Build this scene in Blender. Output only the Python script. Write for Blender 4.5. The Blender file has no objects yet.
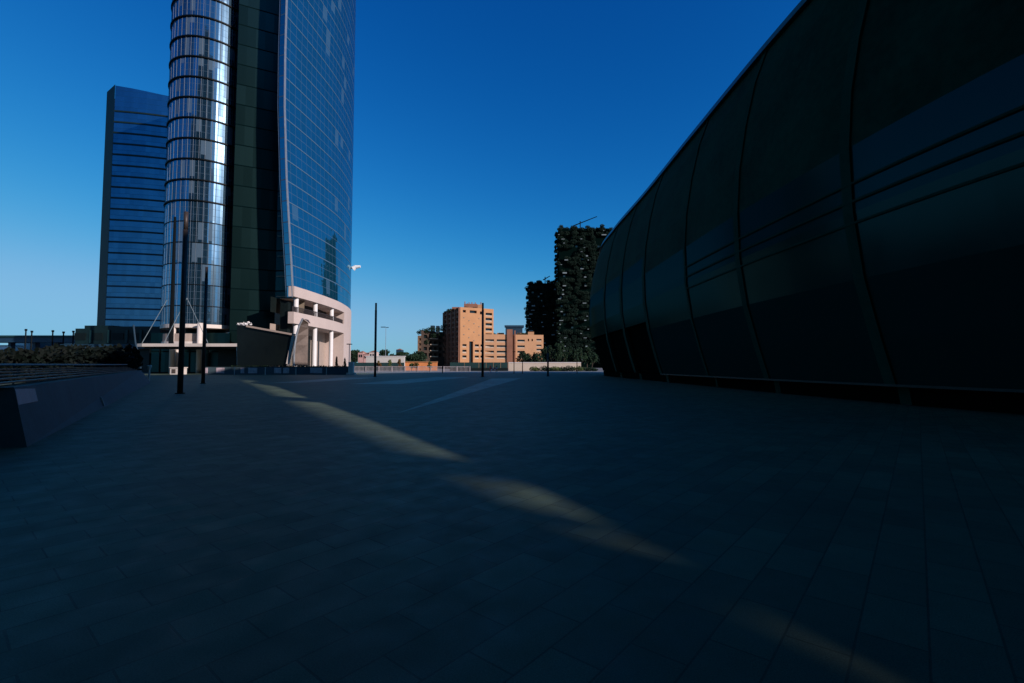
import bpy, bmesh, math, random
from mathutils import Vector, Matrix
random.seed(7)
S = bpy.context.scene
C = S.collection
PI = math.pi
# ------------------------------------------------------------------ camera
F = 483.0
PITCH = math.atan(24.5 / F)
CZ = 1.5
cam = bpy.data.cameras.new('camera'); cam.lens = F / 1024 * 36; cam.sensor_width = 36
cam.clip_end = 6000; cam.clip_start = .05
co = bpy.data.objects.new('camera', cam); C.objects.link(co)
co.location = (0, 0, CZ); co.rotation_euler = (PI / 2 + PITCH, 0, 0); S.camera = co

def W(u, v, Y):
    yc = (341.5 - v) / F; xc = (u - 512) / F
    dy = math.cos(PITCH) - yc * math.sin(PITCH); dz = math.sin(PITCH) + yc * math.cos(PITCH)
    k = Y / dy
    return Vector((xc * k, Y, CZ + dz * k))
def wx(u, v, Y): return W(u, v, Y).x
def wz(u, v, Y): return W(u, v, Y).z

# ------------------------------------------------------------------ sun, sky
ELEV = math.radians(23.1)
SAZ = Vector((.85, -.53)).normalized()
TE = math.tan(ELEV)
sun = bpy.data.lights.new('sun', 'SUN'); sun.energy = 5.0; sun.angle = math.radians(.3); sun.color = (1, .86, .83)
so = bpy.data.objects.new('sun', sun); C.objects.link(so)
sd = Vector((SAZ.x * math.cos(ELEV), SAZ.y * math.cos(ELEV), math.sin(ELEV)))
so.rotation_euler = sd.to_track_quat('Z', 'Y').to_euler(); so.location = (60, -60, 80)
wd = bpy.data.worlds.new('World'); S.world = wd; wd.use_nodes = True
nt = wd.node_tree; N = nt.nodes; L = nt.links
sk = N.new('ShaderNodeTexSky'); sk.sky_type = 'NISHITA'; sk.sun_disc = False
sk.sun_elevation = ELEV; sk.sun_rotation = math.atan2(SAZ.x, SAZ.y)
sk.air_density = 1; sk.dust_density = .3; sk.ozone_density = 3
STR = .08
sep = N.new('ShaderNodeSeparateColor'); L.new(sk.outputs[0], sep.inputs[0])
def mth(op, a, b, tree=None):
    t = tree or nt
    m = t.nodes.new('ShaderNodeMath'); m.operation = op
    for i, x in enumerate((a, b)):
        if x is None: continue
        if isinstance(x, (int, float)): m.inputs[i].default_value = x
        else: t.links.new(x, m.inputs[i])
    return m.outputs[0]
def curve(sock, k, g, cap):
    a = mth('MULTIPLY', sock, STR); a = mth('POWER', a, g); a = mth('MULTIPLY', a, k)
    q = mth('POWER', mth('ADD', mth('POWER', mth('DIVIDE', a, cap), 3), 1.0), 1 / 3); a = mth('DIVIDE', a, q)
    return mth('DIVIDE', a, STR)
cmb = N.new('ShaderNodeCombineColor')
L.new(curve(sep.outputs[0], 7.5, 2.9, .22), cmb.inputs[0])
L.new(curve(sep.outputs[1], 1.69, 1.36, .53), cmb.inputs[1])
deep = N.new('ShaderNodeMapRange'); L.new(mth('MULTIPLY', sep.outputs[2], STR), deep.inputs[0])
deep.inputs[1].default_value = .13; deep.inputs[2].default_value = .185; deep.inputs[3].default_value = .15; deep.inputs[4].default_value = 1
L.new(mth('MULTIPLY', curve(sep.outputs[2], 1.7, 1.0, .84), deep.outputs[0]), cmb.inputs[2])
L.new(cmb.outputs[0], N['Background'].inputs[0]); N['Background'].inputs[1].default_value = STR
S.view_settings.view_transform = 'Standard'; S.view_settings.look = 'None'; S.view_settings.exposure = 0
S.cycles.use_denoising = True
S.cycles.max_bounces = 6

# ------------------------------------------------------------------ materials
def newmat(name):
    m = bpy.data.materials.new(name); m.use_nodes = True
    return m, m.node_tree, m.node_tree.nodes['Principled BSDF']
def mix(t, f, a, b, kind='RGBA', blend='MIX'):
    n = t.nodes.new('ShaderNodeMix'); n.data_type = kind; n.blend_type = blend
    ins = (6, 7, 2) if kind == 'RGBA' else (2, 3, 0)
    for i, x in ((0, f), (ins[0], a), (ins[1], b)):
        if isinstance(x, (int, float)): n.inputs[i].default_value = x
        elif isinstance(x, tuple): n.inputs[i].default_value = (*x, 1) if len(x) == 3 else x
        else: t.links.new(x, n.inputs[i])
    return n.outputs[ins[2]]
def noise(t, scale, detail=4, coord=None, rough=.6):
    n = t.nodes.new('ShaderNodeTexNoise'); n.inputs['Scale'].default_value = scale
    n.inputs['Detail'].default_value = detail; n.inputs['Roughness'].default_value = rough
    if coord is None:
        c = t.nodes.new('ShaderNodeTexCoord'); coord = c.outputs['Object']
    t.links.new(coord, n.inputs['Vector'])
    return n.outputs['Fac']
def ramp(t, f, a, b, c0=0, c1=1):
    n = t.nodes.new('ShaderNodeMapRange'); t.links.new(f, n.inputs[0])
    n.inputs[1].default_value = a; n.inputs[2].default_value = b; n.inputs[3].default_value = c0; n.inputs[4].default_value = c1
    return n.outputs[0]
def bump(t, p, h, s=.3, d=.02):
    b = t.nodes.new('ShaderNodeBump'); b.inputs['Strength'].default_value = s; b.inputs['Distance'].default_value = d
    t.links.new(h, b.inputs['Height']); t.links.new(b.outputs[0], p.inputs['Normal'])
MC = {}
def mat(name, col, rough=.7, metal=0, var=.25, scale=1.5, spec=.4, bmp=.15):
    if name in MC: return MC[name]
    m, t, p = newmat(name)
    f = noise(t, scale); f2 = noise(t, scale * 9, 3)
    dk = tuple(c * (1 - var) for c in col); lt = tuple(min(1, c * (1 + var)) for c in col)
    c1 = mix(t, ramp(t, f, .3, .7), dk, lt)
    c2 = mix(t, .35, c1, mix(t, ramp(t, f2, .35, .65), dk, lt))
    t.links.new(c2, p.inputs['Base Color'])
    p.inputs['Roughness'].default_value = rough; p.inputs['Metallic'].default_value = metal
    p.inputs['Specular IOR Level'].default_value = spec
    if bmp: bump(t, p, f2, bmp)
    MC[name] = m
    return m

def curtain(name, tint, base, fh, mw, band=.12, bandcol=(.01, .02, .03), sub=0, sharp=.03, broad=.0, blinds=.15, mull=.0, mullcol=(.4, .45, .55), tilt=.012, blindcol=(.35, .42, .5), panelvar=.35):
    """mirror-like curtain wall glass; UV is in metres (u along, v height)"""
    m = bpy.data.materials.new(name); m.use_nodes = True; t = m.node_tree
    for n in list(t.nodes):
        if n.type == 'BSDF_PRINCIPLED': t.nodes.remove(n)
    out = [n for n in t.nodes if n.type == 'OUTPUT_MATERIAL'][0]
    uv = t.nodes.new('ShaderNodeUVMap'); sp = t.nodes.new('ShaderNodeSeparateXYZ'); t.links.new(uv.outputs[0], sp.inputs[0])
    U = mth('DIVIDE', sp.outputs[0], mw, t); V = mth('DIVIDE', sp.outputs[1], fh, t)
    fu = mth('FLOOR', U, None, t); fv = mth('FLOOR', V, None, t)
    cx = t.nodes.new('ShaderNodeCombineXYZ'); t.links.new(fu, cx.inputs[0]); t.links.new(fv, cx.inputs[1])
    wn = t.nodes.new('ShaderNodeTexWhiteNoise'); wn.noise_dimensions = '2D'; t.links.new(cx.outputs[0], wn.inputs['Vector'])
    ru = mth('FRACT', U, None, t); rv = mth('FRACT', V, None, t)
    # normal tilt per pane
    geo = t.nodes.new('ShaderNodeNewGeometry')
    sc = t.nodes.new('ShaderNodeVectorMath'); sc.operation = 'SUBTRACT'; t.links.new(wn.outputs['Color'], sc.inputs[0]); sc.inputs[1].default_value = (.5, .5, .5)
    s2 = t.nodes.new('ShaderNodeVectorMath'); s2.operation = 'SCALE'; t.links.new(sc.outputs[0], s2.inputs[0]); s2.inputs['Scale'].default_value = tilt * 2
    # gentle warping inside a pane
    nz = t.nodes.new('ShaderNodeTexNoise'); nz.inputs['Scale'].default_value = .6; t.links.new(uv.outputs[0], nz.inputs['Vector'])
    s3 = t.nodes.new('ShaderNodeVectorMath'); s3.operation = 'SUBTRACT'; t.links.new(nz.outputs['Color'], s3.inputs[0]); s3.inputs[1].default_value = (.5, .5, .5)
    s4 = t.nodes.new('ShaderNodeVectorMath'); s4.operation = 'SCALE'; t.links.new(s3.outputs[0], s4.inputs[0]); s4.inputs['Scale'].default_value = tilt
    ad = t.nodes.new('ShaderNodeVectorMath'); ad.operation = 'ADD'; t.links.new(geo.outputs['Normal'], ad.inputs[0]); t.links.new(s2.outputs[0], ad.inputs[1])
    ad2 = t.nodes.new('ShaderNodeVectorMath'); ad2.operation = 'ADD'; t.links.new(ad.outputs[0], ad2.inputs[0]); t.links.new(s4.outputs[0], ad2.inputs[1])
    nm = t.nodes.new('ShaderNodeVectorMath'); nm.operation = 'NORMALIZE'; t.links.new(ad2.outputs[0], nm.inputs[0])
    g1 = t.nodes.new('ShaderNodeBsdfGlossy'); g1.inputs['Roughness'].default_value = sharp
    vv = ramp(t, wn.outputs['Value'], 0, 1, 1 - panelvar, 1 + panelvar * .3)
    vm = t.nodes.new('ShaderNodeVectorMath'); vm.operation = 'SCALE'; vm.inputs[0].default_value = tint; t.links.new(vv, vm.inputs['Scale'])
    t.links.new(vm.outputs[0], g1.inputs['Color']); t.links.new(nm.outputs[0], g1.inputs['Normal'])
    sh = g1.outputs[0]
    def mixs(f, a, b):
        n = t.nodes.new('ShaderNodeMixShader')
        if isinstance(f, (int, float)): n.inputs[0].default_value = f
        else: t.links.new(f, n.inputs[0])
        t.links.new(a, n.inputs[1]); t.links.new(b, n.inputs[2]); return n.outputs[0]
    if broad:
        g2 = t.nodes.new('ShaderNodeBsdfGlossy'); g2.inputs['Roughness'].default_value = .22; g2.inputs['Color'].default_value = (*tint, 1)
        t.links.new(nm.outputs[0], g2.inputs['Normal'])
        sh = mixs(broad, sh, g2.outputs[0])
    df = t.nodes.new('ShaderNodeBsdfDiffuse'); df.inputs['Color'].default_value = (*base, 1)
    fr = t.nodes.new('ShaderNodeFresnel'); fr.inputs['IOR'].default_value = 2.4
    sh = mixs(ramp(t, fr.outputs[0], 0, 1, .45, 1.0), df.outputs[0], sh)
    # blinds behind some panes
    wn2 = t.nodes.new('ShaderNodeTexWhiteNoise'); wn2.noise_dimensions = '2D'
    of = t.nodes.new('ShaderNodeVectorMath'); of.operation = 'ADD'; t.links.new(cx.outputs[0], of.inputs[0]); of.inputs[1].default_value = (37.3, 11.7, 0); t.links.new(of.outputs[0], wn2.inputs['Vector'])
    db = t.nodes.new('ShaderNodeBsdfDiffuse'); db.inputs['Color'].default_value = (*blindcol, 1)
    isb = mth('LESS_THAN', wn2.outputs['Value'], blinds, t)
    hb = mth('GREATER_THAN', rv, mth('MULTIPLY', wn.outputs['Value'], .7, t), t)
    sh = mixs(mth('MULTIPLY', mth('MULTIPLY', isb, hb, t), .5, t), sh, db.outputs[0])
    # fine transoms
    dm = t.nodes.new('ShaderNodeBsdfDiffuse'); dm.inputs['Color'].default_value = (*mullcol, 1)
    if mull:
        mk = mth('LESS_THAN', ru, mull / mw, t)
        sh = mixs(mth('MULTIPLY', mk, .8, t), sh, dm.outputs[0])
    if sub:
        rs = mth('FRACT', mth('MULTIPLY', V, sub, t), None, t)
        sh = mixs(mth('MULTIPLY', mth('LESS_THAN', rs, .06, t), .55, t), sh, dm.outputs[0])
    bd = t.nodes.new('ShaderNodeBsdfDiffuse'); bd.inputs['Color'].default_value = (*bandcol, 1)
    sh = mixs(mth('LESS_THAN', rv, band, t), sh, bd.outputs[0])
    t.links.new(sh, out.inputs['Surface'])
    return m

def paving_mat(name, col, rough, rot, joints=True):
    m, t, p = newmat(name)
    tc = t.nodes.new('ShaderNodeTexCoord'); mp = t.nodes.new('ShaderNodeMapping'); t.links.new(tc.outputs['Object'], mp.inputs[0])
    mp.inputs['Rotation'].default_value = (0, 0, rot)
    n1 = noise(t, .12, 5, tc.outputs['Object']); n2 = noise(t, 3, 5, tc.outputs['Object']); n3 = noise(t, 110, 2, tc.outputs['Object'])
    n4 = noise(t, .7, 6, tc.outputs['Object'], .7)
    b = t.nodes.new('ShaderNodeTexBrick'); t.links.new(mp.outputs[0], b.inputs['Vector'])
    b.inputs['Scale'].default_value = 1; b.inputs['Brick Width'].default_value = .62; b.inputs['Row Height'].default_value = .31
    b.inputs['Mortar Size'].default_value = .007; b.inputs['Mortar Smooth'].default_value = .2; b.inputs['Bias'].default_value = -.2
    b.offset = .5; b.inputs['Color1'].default_value = (*[c * .8 for c in col], 1); b.inputs['Color2'].default_value = (*[c * 1.22 for c in col], 1)
    b.inputs['Mortar'].default_value = (*[c * .45 for c in col], 1)
    c = mix(t, 1.0, b.outputs['Color'], mix(t, ramp(t, n1, .3, .7), (.72, .76, .8), (1.2, 1.18, 1.15)), blend='MULTIPLY')
    c = mix(t, 1.0, c, mix(t, ramp(t, n3, .35, .65), (.7, .7, .7), (1.3, 1.3, 1.3)), blend='MULTIPLY')
    c = mix(t, 1.0, c, mix(t, ramp(t, n4, .35, .65), (.85, .85, .85), (1.12, 1.12, 1.12)), blend='MULTIPLY')
    t.links.new(c, p.inputs['Base Color'])
    t.links.new(ramp(t, n2, .3, .7, rough - .08, rough + .1), p.inputs['Roughness'])
    p.inputs['Specular IOR Level'].default_value = .3
    h = mth('ADD', mth('MULTIPLY', n3, .25, t), mth('MULTIPLY', b.outputs['Fac'], -1.0, t), t)
    bump(t, p, h, .35, .01)
    return m

def foliage_mat(name, a, b):
    m, t, p = newmat(name)
    inf = t.nodes.new('ShaderNodeTexCoord')
    f = noise(t, .8, 4, inf.outputs['Object']); g = noise(t, 5, 2, inf.outputs['Object'])
    c = mix(t, ramp(t, f, .35, .65), a, b); c = mix(t, ramp(t, g, .3, .7, 0, .6), c, tuple(x * .4 for x in a))
    t.links.new(c, p.inputs['Base Color']); p.inputs['Roughness'].default_value = .75; p.inputs['Specular IOR Level'].default_value = .15
    return m

# palette
M = dict(
 ground=mat('far_asphalt', (.14, .14, .15), .85, scale=.05),
 paving=paving_mat('stone_paving', (.076, .106, .068), .62, math.radians(-50)),
 pale_strip=mat('pale_paving', (.17, .19, .20), .7, scale=.4),
 band=paving_mat('light_streak_paving', (.19, .27, .22), .55, math.radians(-50)),  # paler stone tone that paints the light streaks
 dark_metal=mat('dark_metal', (.003, .005, .006), .5, .0, spec=.1, bmp=0),
 pole=mat('pole_bronze', (.045, .036, .034), .5, .1, bmp=0),
 steel=mat('steel', (.35, .38, .4), .4, .6, bmp=0),
 white=mat('white_paint', (.7, .68, .66), .5, scale=.8, var=.08),
 column=mat('column_stone', (.62, .56, .5), .6, scale=.5, var=.08),
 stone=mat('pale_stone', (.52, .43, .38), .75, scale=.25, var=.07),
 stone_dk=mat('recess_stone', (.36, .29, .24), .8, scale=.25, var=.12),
 brown=mat('brown_stone', (.34, .28, .2), .8, scale=.4, var=.2),
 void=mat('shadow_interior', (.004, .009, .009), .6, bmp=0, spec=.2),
 bronze=mat('bronze_cladding', (.004, .006, .005), .35, .0, scale=.4, var=.5, spec=.5),
 shell=mat('shell_cladding', (.10, .075, .06), .5, .2, scale=.3, var=.4),
 concrete=mat('planter_concrete', (.05, .085, .10), .75, scale=.7, var=.2),
 concrete_dk=mat('planter_concrete_dark', (.045, .10, .10), .8, scale=.7, var=.2),
 panel=mat('grey_blue_panel', (.07, .15, .24), .5, scale=2),
 slat=mat('dark_slats', (.006, .012, .012), .5, bmp=0),
 rail=mat('rail_steel', (.2, .26, .28), .45, .3, bmp=0),
 brick=mat('orange_brick', (.45, .225, .10), .85, scale=.3, var=.1),
 brick2=mat('orange_brick_light', (.47, .25, .125), .85, scale=.3, var=.1),
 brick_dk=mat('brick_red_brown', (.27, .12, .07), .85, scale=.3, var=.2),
 sill=mat('pale_parapet', (.45, .34, .24), .8, scale=.5),
 orange=mat('orange_wall_paint', (.62, .22, .07), .8, scale=.3),
 palewall=mat('pale_wall', (.52, .44, .35), .85, scale=.2, var=.1),
 whitewall=mat('whitewashed_wall', (.52, .50, .45), .85, scale=.2, var=.08),
 green_panel=mat('green_hoarding', (.006, .035, .035), .6, scale=.4),
 darkgreen=mat('podium_cladding', (.004, .014, .014), .5, scale=.15, var=.5, bmp=0, spec=.3),
 navy=mat('navy_metal', (.012, .04, .07), .5, bmp=0),
 pink=mat('pink_render', (.5, .3, .26), .85, scale=.3),
 red=mat('red_plastic', (.6, .05, .03), .4), black=mat('black_rubber', (.01, .01, .01), .7),
 trunk=mat('bark', (.05, .035, .025), .9, scale=4),
 leaf=foliage_mat('dark_leaves', (.006, .016, .008), (.018, .045, .018)),
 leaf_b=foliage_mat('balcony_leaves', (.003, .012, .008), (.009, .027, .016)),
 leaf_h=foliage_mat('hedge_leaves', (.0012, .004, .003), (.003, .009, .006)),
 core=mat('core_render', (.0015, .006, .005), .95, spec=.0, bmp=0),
 leaf_l=foliage_mat('light_leaves', (.04, .06, .02), (.10, .13, .04)),
 leaf_o=foliage_mat('autumn_leaves', (.16, .06, .015), (.05, .07, .02)),
 cladding=mat('pavilion_cladding', (.006, .042, .026), .8, scale=.3, var=.4, spec=.05, bmp=0),
 rib=mat('pavilion_rib', (.005, .05, .034), .8, scale=.5, spec=.03, bmp=0),
 ledge=mat('pavilion_ledge', (.03, .045, .035), .6, scale=.5, spec=.2, bmp=0),
 eave=mat('pavilion_roof_edge', (.03, .05, .07), .35, .0, spec=.5, bmp=0),
 office=mat('office_wall', (.25, .25, .24), .8, scale=.2),
)
M['glass_cyl'] = curtain('glass_cylinder', (.30, .50, .68), (.01, .035, .06), 4.3, .95, band=.03, broad=.22, blinds=.22, mull=.09, sub=3, mullcol=(.06, .10, .14), tilt=.02, panelvar=.55, blindcol=(.12, .19, .26))
M['glass_b'] = curtain('glass_far_tower', (.16, .34, .52), (.004, .03, .09), 4.0, 1.5, sharp=.22, sub=2, mullcol=(.004, .03, .07), band=.0, bandcol=(.003, .010, .02), blinds=.0, mull=.0, tilt=.006, panelvar=.15)
M['glass_dark'] = curtain('glass_dark_wing', (.035, .085, .085), (.001, .006, .006), 4.3, 1.5, sharp=.32, band=.06, bandcol=(.002, .008, .009), blinds=.02, tilt=.006, blindcol=(.01, .03, .03), panelvar=.3)
M['glass_sail'] = curtain('glass_sail', (.30, .52, .64), (.006, .07, .13), 4.3, 2.0, band=.045, bandcol=(.07, .13, .2), blinds=.05, mull=.06, sub=2, mullcol=(.06, .11, .17), tilt=.007, panelvar=.15, blindcol=(.05, .12, .2))
M['glass_pav'] = curtain('glass_pavilion', (.008, .030, .036), (.006, .06, .052), 3.2, 40, band=.0, blinds=0, sharp=.16, tilt=.004, sub=0, mullcol=(.002, .010, .010), panelvar=.2)
M['glass_win'] = mat('window_glass', (.01, .018, .02), .12, spec=.6, bmp=0)
M['glass_behind'] = curtain('glass_tower_behind', (.1, .13, .15), (.004, .01, .012), 4, 1.5, band=.2, bandcol=(.01, .02, .02))
M['glass_blocker'] = curtain('blocker_glass', (.2, .22, .24), (.02, .02, .02), 4, 1.5, band=.3, bandcol=(.2, .2, .2))

# ------------------------------------------------------------------ helpers
class MB:
    def __init__(s): s.v = []; s.f = []; s.uv = []
    def quad(s, a, b, c, d, uv=None):
        i = len(s.v); s.v += [tuple(a), tuple(b), tuple(c), tuple(d)]; s.f.append((i, i + 1, i + 2, i + 3)); s.uv.append(uv)
    def poly(s, pts):
        i = len(s.v); s.v += [tuple(p) for p in pts]; s.f.append(tuple(range(i, i + len(pts)))); s.uv.append(None)
    def box(s, x0, x1, y0, y1, z0, z1):
        p = [(x0, y0), (x1, y0), (x1, y1), (x0, y1)]; s.prism(p, z0, z1)
    def prism(s, p, z0, z1):
        n = len(p); i = len(s.v)
        s.v += [(a, b, z0) for a, b in p] + [(a, b, z1) for a, b in p]
        s.f.append(tuple(range(i + n - 1, i - 1, -1))); s.uv.append(None)
        s.f.append(tuple(range(i + n, i + 2 * n))); s.uv.append(None)
        d = 0
        for k in range(n):
            j = (k + 1) % n; s.f.append((i + k, i + j, i + n + j, i + n + k))
            l = math.dist(p[k], p[j]); s.uv.append([(d, z0), (d + l, z0), (d + l, z1), (d, z1)]); d += l
    def tube(s, pts, r, n=8, r1=None):
        pts = [Vector(p) for p in pts]; rings = []
        for k, p in enumerate(pts):
            t = (pts[min(k + 1, len(pts) - 1)] - pts[max(k - 1, 0)]).normalized()
            a = t.cross(Vector((0, 0, 1)))
            if a.length < .1: a = t.cross(Vector((0, 1, 0)))
            a.normalize(); b = t.cross(a)
            rr = r if r1 is None else r + (r1 - r) * k / (len(pts) - 1)
            rings.append(len(s.v)); s.v += [tuple(p + (a * math.cos(q * 2 * PI / n) + b * math.sin(q * 2 * PI / n)) * rr) for q in range(n)]
        for k in range(len(rings) - 1):
            for q in range(n):
                w = (q + 1) % n; s.f.append((rings[k] + q, rings[k] + w, rings[k + 1] + w, rings[k + 1] + q)); s.uv.append(None)
        s.f.append(tuple(rings[0] + q for q in range(n))[::-1]); s.uv.append(None)
        s.f.append(tuple(rings[-1] + q for q in range(n))); s.uv.append(None)
    def obox(s, p0, d, l, w, z0, z1):
        """box: start p0, runs l along unit d, w to its left"""
        d = Vector(d).normalized(); n = Vector((-d.y, d.x)); p0 = Vector(p0)
        s.prism([tuple(p0), tuple(p0 + d * l), tuple(p0 + d * l + n * w), tuple(p0 + n * w)], z0, z1)
    def build(s, name, m, parent=None, smooth=False, fix=False):
        me = bpy.data.meshes.new(name); me.from_pydata(s.v, [], s.f)
        if any(u for u in s.uv):
            ul = me.uv_layers.new(name='UVMap'); k = 0
            for f, u in zip(me.polygons, s.uv):
                for q in range(len(f.vertices)):
                    if u: ul.data[k].uv = u[q]
                    k += 1
        me.materials.append(m)
        if fix:
            b = bmesh.new(); b.from_mesh(me); bmesh.ops.recalc_face_normals(b, faces=b.faces); b.to_mesh(me); b.free()
        if smooth:
            for f in me.polygons: f.use_smooth = True
        o = bpy.data.objects.new(name, me); C.objects.link(o)
        if parent: o.parent = parent; o.matrix_parent_inverse = Matrix.Translation(-parent.location)
        return o
def tag(o, label=None, cat=None, group=None, kind=None):
    if label: o['label'] = label
    if cat: o['category'] = cat
    if group: o['group'] = group
    if kind: o['kind'] = kind
    return o
def thing(name, loc, label, cat, group=None):
    o = bpy.data.objects.new(name, None); C.objects.link(o); o.location = loc; o.empty_display_size = .3
    return tag(o, label, cat, group)
def copy_tree(o, parent=None):
    c = o.copy(); C.objects.link(c)
    if parent: c.parent = parent
    for ch in list(o.children): copy_tree(ch, c)
    return c

def leaves(mb, pts, n, size, rnd=random):
    """scatter n leaf-clump quads in ellipsoids pts=[(centre, (rx,ry,rz))]"""
    for _ in range(n):
        c, r = rnd.choice(pts)
        while True:
            q = Vector((rnd.uniform(-1, 1), rnd.uniform(-1, 1), rnd.uniform(-1, 1)))
            if q.length < 1: break
        q = q * (0.55 + .45 * rnd.random()) if q.length < .6 else q
        p = Vector((c[0] + q.x * r[0], c[1] + q.y * r[1], c[2] + q.z * r[2]))
        a = Vector((rnd.gauss(0, 1), rnd.gauss(0, 1), rnd.gauss(0, 1))).normalized(); b = a.orthogonal().normalized()
        s = size * rnd.uniform(.6, 1.4)
        mb.quad(p - a * s, p - b * s * .6, p + a * s, p + b * s * .6)

def holed(P0, d, w, h, holes, depth, wall_mb, uvs=False):
    """upright wall from P0 along unit d; holes = [(u0,u1,z0,z1)]; returns pane rectangles; wall gets reveals"""
    d = Vector((d[0], d[1], 0)).normalized(); nin = Vector((-d.y, d.x, 0)); P0 = Vector(P0)
    us = sorted({0, w, *[x for q in holes for x in q[:2]]}); zs = sorted({0, h, *[x for q in holes for x in q[2:]]})
    at = lambda u, z, k=0: P0 + d * u + Vector((0, 0, z)) + nin * k
    for i in range(len(us) - 1):
        for j in range(len(zs) - 1):
            cu = (us[i] + us[i + 1]) / 2; cz = (zs[j] + zs[j + 1]) / 2
            if any(q[0] < cu < q[1] and q[2] < cz < q[3] for q in holes): continue
            wall_mb.quad(at(us[i], zs[j]), at(us[i + 1], zs[j]), at(us[i + 1], zs[j + 1]), at(us[i], zs[j + 1]))
    out = []
    for (a, b, z0, z1) in holes:
        for (p, q) in (((a, z0), (b, z0)), ((b, z0), (b, z1)), ((b, z1), (a, z1)), ((a, z1), (a, z0))):
            wall_mb.quad(at(*p), at(*q), at(*q, depth), at(*p, depth))
        out.append([at(a, z0, depth), at(b, z0, depth), at(b, z1, depth), at(a, z1, depth)])
    return out
def windows(parent, quads, m=None, name='window', rail=None):
    for q in quads:
        b = MB(); b.quad(*q); o = b.build(name, m or M['glass_win'], parent)
        if rail:
            a, c = q[0], q[1]; d = (c - a).normalized(); n = Vector((d.y, -d.x, 0))
            r = MB(); w = (c - a).length
            r.quad(a + n * (rail[0]), c + n * rail[0], c + n * rail[0] + Vector((0, 0, rail[1])), a + n * rail[0] + Vector((0, 0, rail[1])))
            r.build('parapet', M['sill'], parent)

# ------------------------------------------------------------------ ground
g = MB(); g.quad((-2500, -800, -.02), (2500, -800, -.02), (2500, 3500, -.02), (-2500, 3500, -.02))
tag(g.build('ground', M['ground']), kind='structure')
g = MB(); g.quad((-140, -120, 0), (140, -120, 0), (140, 104, 0), (-140, 104, 0))
tag(g.build('plaza_paving', M['paving']), kind='structure')
g = MB(); g.quad((-70, 104, 0), (140, 104, 0), (140, 140, 0), (-70, 140, 0))
tag(g.build('pale_paving_strip', M['pale_strip']), kind='structure')
# light streaks painted as paler paving colour on the plaza
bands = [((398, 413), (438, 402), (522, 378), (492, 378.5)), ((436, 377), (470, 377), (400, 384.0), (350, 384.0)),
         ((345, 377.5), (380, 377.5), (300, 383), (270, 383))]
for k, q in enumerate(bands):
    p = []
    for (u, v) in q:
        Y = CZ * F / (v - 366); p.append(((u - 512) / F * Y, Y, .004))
    g = MB(); g.poly(p); o = g.build('light_streak', M['band'], fix=False); tag(o, kind='structure')
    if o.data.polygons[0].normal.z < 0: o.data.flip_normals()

# ------------------------------------------------------------------ event pavilion on the right
def catmull(P, n):
    out = []
    for i in range(len(P) - 1):
        p0 = P[max(i - 1, 0)]; p1 = P[i]; p2 = P[i + 1]; p3 = P[min(i + 2, len(P) - 1)]
        for k in range(n):
            t = k / n
            out.append(tuple(.5 * ((2 * b) + (-a + c) * t + (2 * a - 5 * b + 4 * c - d) * t * t + (-a + 3 * b - 3 * c + d) * t ** 3) for a, b, c, d in zip(p0, p1, p2, p3)))
    out.append(tuple(P[-1])); return out
plan = [(50, 104), (36, 102), (25, 95), (17.0, 85), (13.6, 75), (13.3, 63), (13.75, 50), (13.95, 36), (14.3, 24), (15.3, 14), (17.5, 6), (21, 0), (25.5, -6), (32, -14), (40, -22)]
path = [Vector(p) for p in catmull(plan, 8)]
def pnorm(i):
    t = (path[min(i + 1, len(path) - 1)] - path[max(i - 1, 0)]).normalized()
    return Vector((t.y, -t.x))      # outward (towards the plaza)
if pnorm(56).x > 0: pnorm_s = -1
else: pnorm_s = 1
prof = [(0, -.55), (.72, -.45), (.8, 0), (2.2, .45), (4, .95), (6, 1.25), (8, 1.3), (10, 1.15), (12, .8), (14, .3), (15.4, -.25), (16, -.5)]
def off(z):
    for (a, b), (c, d) in zip(prof, prof[1:]):
        if a <= z <= c: return b + (d - b) * (z - a) / (c - a)
    return prof[-1][1]
HP = 20.0
def cR(y):
    T = [(-50, 2.5), (1, 2.75), (4, 3.15), (6, 3.4), (13, 3.75), (33, 4.05), (500, 4.2)]
    for (a, b), (c, d) in zip(T, T[1:]):
        if y <= c: return b + (d - b) * (y - a) / (c - a)
def eave_h(p):  # unseen near eave lowered so its shadow edges the sun strip
    cc = 3.6
    for _ in range(5):
        t = (.85 * p.x - cc + .53 * p.y) / .4415; cc = cR(p.y + .53 * t)
    h = t * TE
    k = min(1, max(0, (p.y - 15) / 8)); k = k * k * (3 - 2 * k)
    return min(HP, max(3.5, h) + (HP - min(HP, h)) * k) if p.y < 23 else HP
# corrected for the outward offset at the eave
def wallpt(i, z, extra=0):
    p = path[i]; n = pnorm(i) * pnorm_s
    H = eave_h(p + n * -.32); s = 1 if z <= 8 and H >= 16 else 1
    zz = z if z <= .8 else (.8 + (z - .8) * 9.2 / 7.2 if z <= 8 else 10 + (z - 8) / 8 * (max(H, 11) - 10))
    q = p + n * (off(z) * 1.2 + extra)
    return Vector((q.x, q.y, zz))
pav = thing('event_pavilion', (25, 40, 0), 'huge dark curved pavilion of ribs, glass and cladding filling the right side', 'pavilion')
NP = len(path)
def strip(name, m, zs, i0=0, i1=None, extra=0, uv=True, mb=None):
    i1 = NP - 1 if i1 is None else i1
    b = mb or MB(); s = 0
    for i in range(i0, i1):
        l = (path[i + 1] - path[i]).length
        for a, c in zip(zs, zs[1:]):
            b.quad(wallpt(i, a, extra), wallpt(i + 1, a, extra), wallpt(i + 1, c, extra), wallpt(i, c, extra), [(s, a), (s + l, a), (s + l, c), (s, c)])
        s += l
    if mb: return
    return b.build(name, m, pav, smooth=True)
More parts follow.
